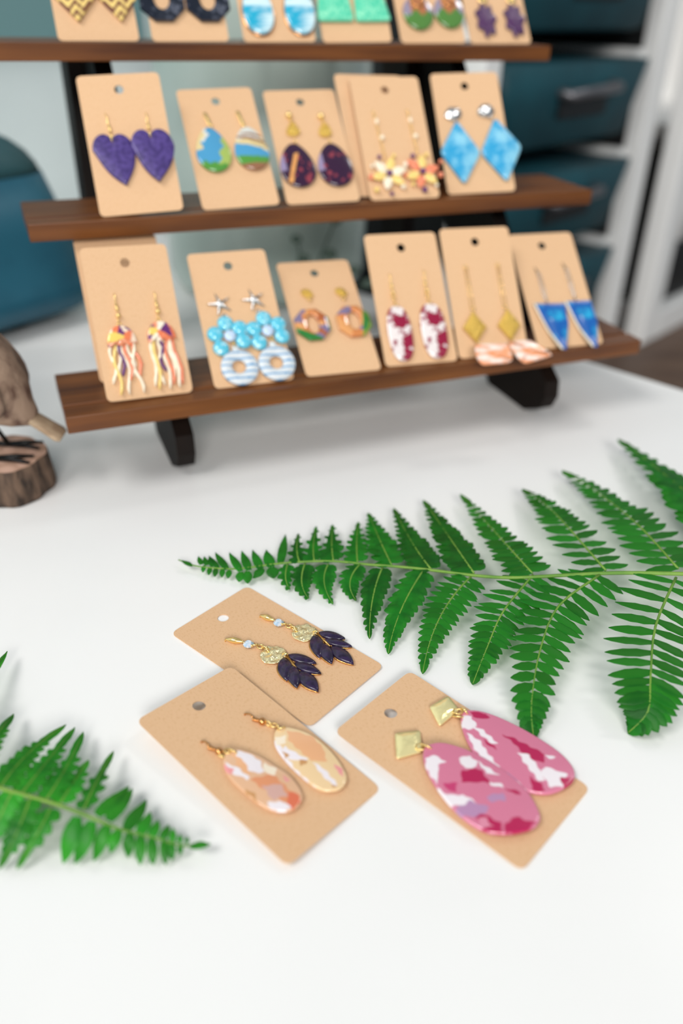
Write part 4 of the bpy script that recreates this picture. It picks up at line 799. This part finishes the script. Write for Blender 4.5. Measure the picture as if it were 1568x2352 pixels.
b.build('cut_face', m_logtop, lg, off=LC)
bd = empty('wooden_bird', 'carved brown wooden bird on black iron legs on the log slice', 'bird figurine', LC + Vector((0, 0, 2.3)))
BO = LC + Vector((0, 0, 2.3))
b = MB(); Y0 = 43.6
path = [((-18.05, 4.75), .5), ((-18.7, 5.1), 1.05), ((-19.5, 5.9), 1.85), ((-20.5, 6.9), 2.4), ((-21.6, 8.1), 2.6), ((-22.8, 9.5), 2.3), ((-23.7, 10.8), 1.7), ((-24.3, 11.8), 1.55), ((-25.0, 12.5), 1.45), ((-25.7, 12.8), 1.0), ((-26.2, 12.85), .35)]
b.tube([(x, Y0, z) for (x, z), r in path], [r for _, r in path], 24)
b.build('body', m_bird, bd, off=BO)
b = MB(); T1 = Vector((-18.3, Y0, 4.85)); D1 = Vector((1.6, 0, -1.15)).normalized(); N1 = Vector((D1.z, 0, -D1.x)) * -1; K1 = Vector((0, 1, 0))
rows = []
for (s_, hw, ht) in ((-.5, .5, .3), (.4, .62, .26), (1.2, .7, .22), (1.9, .78, .2), (2.15, .6, .16)):
    c = T1 + D1 * s_; rows.append([b.av(c + K1 * (hw * a) + N1 * (ht * q)) for a, q in ((-1, -.6), (-1, .6), (-.5, 1), (.5, 1), (1, .6), (1, -.6), (.5, -1), (-.5, -1))])
for a, c in zip(rows, rows[1:]):
    for j in range(8): b.af(a[j], a[(j + 1) % 8], c[(j + 1) % 8], c[j])
b.af(*rows[0][::-1]); b.af(*rows[-1]); b.build('tail', m_tail, bd, off=BO, bevel=.04)
for sg in (-1, 1):
    b = MB(); X_ = Vector((-.68, 0, .73)); b.ball((-21.0, Y0 + sg * 2.1, 7.9), 1, (2.9, .55, 1.5), 20, 12, (X_, Vector((0, 1, 0)), X_.cross(Vector((0, 1, 0))))); b.build('wing', m_bird, bd, off=BO)
    b = MB(); b.tube([(-20.9, Y0 + sg * .7, 5.1), (-20.8, Y0 + sg * .8, 3.6), (-20.3, Y0 + sg * .9, 2.48)], .14, 8); b.build('leg', m_iron, bd, off=BO)
    b = MB(); b.ball((-25.2, Y0 + sg * 1.25, 12.8), .16); b.build('eye', m_iron, bd, off=BO)
    b = MB()
    for dx, dy in ((1.9, .55), (1.9, -.3), (-1.5, .1)):
        b.tube([(-20.3, Y0 + sg * .9, 2.5), (-20.3 + dx * .5, Y0 + sg * .9 + dy * .5, 2.52), (-20.3 + dx, Y0 + sg * .9 + dy, 2.42)], [.17, .15, .08], 8)
    b.build('foot', m_iron, bd, off=BO)
b = MB(); b.tube([(-26.0, Y0, 12.85), (-27.1, Y0, 12.6)], [.35, .04], 10); b.build('beak', m_beak, bd, off=BO)

# ------------------------------------------------------------------ teal lidded box, left
BX = Vector((-26.5, 72.8, 0)); bu = Vector((.6, .8, 0)); bv = Vector((-.8, .6, 0))
bx = empty('teal_case', 'rounded petrol blue lidded case behind the bird, against the wall', 'case', BX)
def rrect(x0, x1, y0, y1, r, n=8):
    return rpoly([(x0, y0), (x1, y0), (x1, y1), (x0, y1)], r, n)
b = MB(); rows = []
for (z, k) in ((1.0, .2), (1.4, 1.1), (2.2, 1.6), (3.4, 1.7), (3.6, 1.5), (8, .7), (12.7, -.5)):
    rows.append([b.av(BX + bu * x + bv * y + EZ * z) for x, y in rrect(-34 - k, 3.6 + k, -k, 19 + k, 4.5)])
m_ = len(rows[0])
for a, c in zip(rows, rows[1:]):
    for j in range(m_): b.af(a[j], a[(j + 1) % m_], c[(j + 1) % m_], c[j])
b.af(*rows[0][::-1]); b.af(*rows[-1]); b.build('case_body', m_teal, bx, off=BX)
b = MB(); rows = []
for (z, k) in ((12.75, -.6), (13.4, -.8), (14.3, -1.3), (15.1, -2.1), (15.8, -3.3), (16.3, -5), (16.6, -7)):
    rows.append([b.av(BX + bu * x + bv * y + EZ * z) for x, y in rrect(-34 - k, 3.6 + k, -k * .9, 19 + k * .9, 4.5)])
for a, c in zip(rows, rows[1:]):
    for j in range(m_): b.af(a[j], a[(j + 1) % m_], c[(j + 1) % m_], c[j])
b.af(*rows[0][::-1]); b.af(*rows[-1]); b.build('lid', m_tealdark, bx, off=BX)
for x in (-30, -2.5):
    for y in (3, 15):
        b = MB(); b.tube([BX + bu * x + bv * y + EZ * .02, BX + bu * x + bv * y + EZ * 1.2], 1.3, 16); b.build('rubber_foot', m_black, bx, off=BX)

# ------------------------------------------------------------------ sage jar and sprig behind the stand, board on the wall
JC = Vector((-8.5, 88, 0))
jr = empty('storage_jar', 'large round sage green jar standing behind the display stand', 'jar', JC)
b = MB(); n = 64; rows = []
for (z, r) in ((.02, 8.5), (.5, 9.4), (2, 10.1), (10, 10.3), (20, 10.3), (27, 10.2), (29.5, 9), (30.5, 7.8), (32, 7.6)):
    rows.append([b.av(JC + Vector((r * math.cos(6.2832 * i / n), r * math.sin(6.2832 * i / n), z))) for i in range(n)])
for a, c in zip(rows, rows[1:]):
    for j in range(n): b.af(a[j], a[(j + 1) % n], c[(j + 1) % n], c[j])
b.af(*rows[0][::-1]); b.build('jar_body', m_jar, jr, off=JC)
b = MB(); b.tube([JC + EZ * 32, JC + EZ * 33.2], 8.2, 40); b.ball(JC + EZ * 34.2, 1.3); b.build('jar_lid', m_jar, jr, off=JC)

SPC = Vector((-4.2, 76.6, 0))
sp = empty('leafy_sprig', 'thin grey green sprig with round leaves behind the bottom tier', 'sprig', SPC)
twigs = [[(-4.2, 76.6, .2), (-3.6, 76.9, 3), (-2.4, 77.2, 6), (-1.2, 77.4, 9)], [(-4.2, 76.6, .2), (-1.6, 77.0, 1.4), (.6, 77.2, 2.6), (2.4, 77.4, 3.4)], [(-3.9, 76.8, 2), (-4.3, 77.2, 4.4), (-4.6, 77.4, 6.6)]]
for tw in twigs:
    b = MB(); b.tube([Vector(p) for p in tw], .09, 6); b.build('twig', m_sprig, sp, off=SPC)
for (x, y, z, r) in ((-4.1, 77, 5.4, .62), (-1.7, 77, 5.9, .66), (.5, 77, 4.5, .6), (1.9, 77, 3.3, .6), (-3.4, 77, 3.2, .5), (-1.2, 77.2, 8.9, .55), (-4.8, 77.3, 7.1, .5), (2.9, 77.3, 4.2, .5), (-.6, 77, 2.2, .5)):
    b = MB(); b.ball((x, y, z), r, (1, .16, .8), 12, 8); b.build('leaf', m_sprig, sp, off=SPC)
b = MB(); b.box((-75, 71.6, 19.6), (7, 72.4, 62), AX0 := (T0, RU, RV, EZ)); tag(b.build('felt_board', m_board, smooth=False), 'grey teal felt board on the wall above the teal case', 'board')

# ------------------------------------------------------------------ drawer unit, right
DU = Vector((17.3, 104.6, 0)); dz0 = -24
du = empty('drawer_unit', 'white framed unit with dark teal tapered drawers behind the stand', 'drawer unit', DU + EZ * dz0); DO = DU + EZ * dz0
AX = (DU, RU, RV, EZ)
for (u0, u1, v0, v1) in ((-4.6, -1.2, 0, 3.5), (37.2, 41.2, 0, 3.5), (-4.6, -1.2, 36, 39.5), (37.2, 41.2, 36, 39.5)):
    b = MB(); b.box((u0, v0, dz0), (u1, v1, 38), AX); b.build('frame_post', m_rack, du, off=DO, smooth=False, bevel=.3)
b = MB(); b.box((-1.2, 37, dz0), (37.2, 38, 38), AX); b.build('back_panel', m_taupe, du, off=DO, smooth=False)
b = MB(); b.box((-4.6, 0, 37), (41.2, 39.5, 39), AX); b.build('top_panel', m_rack, du, off=DO, smooth=False, bevel=.2)
for u0 in (-1.2, 36.9):  # black sheets added inside the frame so the drawer gaps read as shade
    b = MB(); b.box((u0, 2.5, dz0), (u0 + .3, 37, 37), AX); b.build('gap_shade_side', m_black, du, off=DO, smooth=False)
b = MB(); b.box((-.9, 36, dz0), (36.9, 36.8, 37), AX); b.build('gap_shade_back', m_black, du, off=DO, smooth=False)  # rear sheet of the same added black, shade put in as colour
zt = 32.6
k = 0
while zt > -14:
    b = MB(); b.box((35.2, 2.2, zt + .1), (37.2, 36, zt + 1.1), AX); b.build('runner', m_rack, du, off=DO, smooth=False)
    b = MB(); b.box((-1.2, 2.2, zt + .1), (1.2, 36, zt + 1.1), AX); b.build('runner', m_rack, du, off=DO, smooth=False)
    b = MB(); rows = []
    for (z, ki, kv) in ((zt - 9.6, 3.6, 1.6), (zt - 9.0, 2.8, .8), (zt - 4, 1.4, .3), (zt, .0, 0)):
        rows.append([b.av(DU + RU * x + RV * y + EZ * z) for x, y in rrect(-.2 + ki, 36.4 - ki, .2 + kv, 35 - kv, 1.6, 4)])
    m_ = len(rows[0])
    for a, c in zip(rows, rows[1:]):
        for j in range(m_): b.af(a[j], a[(j + 1) % m_], c[(j + 1) % m_], c[j])
    b.af(*rows[0][::-1]); b.af(*rows[-1]); dr = b.build('drawer', m_drawer, du, off=DO)
    b = MB(); b.tube([DU + RU * x + RV * y + EZ * z for x, y, z in ((12.6, .9, zt - 3.2), (12.8, -1.2, zt - 3.4), (24.9, -1.2, zt - 2.9), (25.1, .9, zt - 2.7))], .7, 10); b.build('handle', m_pull, dr, off=DO)
    b = MB(); b.box((12.9, .15, zt - 6.1), (24.8, .6, zt - 3.7), AX); b.build('handle_recess_shade', m_black, dr, off=DO, smooth=False)  # black plate standing in for the shadow in the grip under the handle
    zt -= 12.9; k += 1

# ------------------------------------------------------------------ white cabinet right of the drawers, with a black bin and white roll
bh = empty('low_bench', 'low brown bench beyond the table edge, under the drawers and cabinet', 'bench', DU + RU * 40 - EZ * 75)
HO = DU + RU * 40 - EZ * 75
b = MB(); b.box((-12, -32, -27), (130, 42.5, -24.02), AX); b.build('bench_top', m_bench, bh, off=HO, smooth=False, bevel=.3)
for (u0, v0) in ((-8, -28), (122, -28), (-8, 36), (122, 36)):
    b = MB(); b.box((u0, v0, -75), (u0 + 5, v0 + 5, -27), AX); b.build('leg', m_bench, bh, off=HO, smooth=False)
cb = empty('white_cabinet', 'open white cabinet at the right edge beside the drawer unit', 'cabinet', DU + RU * 60 + EZ * dz0); CO = DU + RU * 60 + EZ * dz0
b = MB(); b.box((41.6, 9, dz0 + .05), (50, 10, 40), AX); b.build('filler_strip', m_taupe, cb, off=CO, smooth=False)
b = MB(); b.box((46.2, -3, dz0), (51.4, .5, 40), AX); b.build('side_panel', m_rack, cb, off=CO, smooth=False, bevel=.4)
b = MB(); b.box((90, -3, dz0), (92, 30, 40), AX); b.build('side_panel', m_rack, cb, off=CO, smooth=False, bevel=.4)
b = MB(); b.box((46.6, 28, dz0), (90, 30, 40), AX); b.build('back_panel', m_taupe, cb, off=CO, smooth=False)
b = MB(); b.box((51.4, -3, -24), (90, 28, -19), AX); b.build('shelf_board', m_rack, cb, off=CO, smooth=False, bevel=.3)
b = MB(); b.box((51.4, -3, 8), (90, 28, 10), AX); b.build('shelf_board', m_rack, cb, off=CO, smooth=False, bevel=.3)
BB = DU + RU * 66 + RV * 6 - EZ * 19
bn = empty('black_bin', 'open black bin on the white cabinet shelf', 'bin', BB)
b = MB(); b.box((53, -1, -18.9), (76, 14, -9), AX); b.build('bin_wall', m_black, bn, off=BB, smooth=False, bevel=.6)
b = MB(); b.box((53, -1.2, -9), (55, 14, 6), AX); b.build('bin_side', m_black, bn, off=BB, smooth=False, bevel=.4)
RC = DU + RU * 61.5 + RV * 4
b = MB(); b.tube([RC - EZ * 8.8, RC + EZ * 7], 4.6, 32); o = b.build('paper_roll', m_rack, off=RC - EZ * 8.8); o.location = (RC - EZ * 8.8) * S
tag(o, 'white roll standing in the black bin', 'roll')
print('objects', len(bpy.data.objects), 'polys', sum(len(m.polygons) for m in bpy.data.meshes))
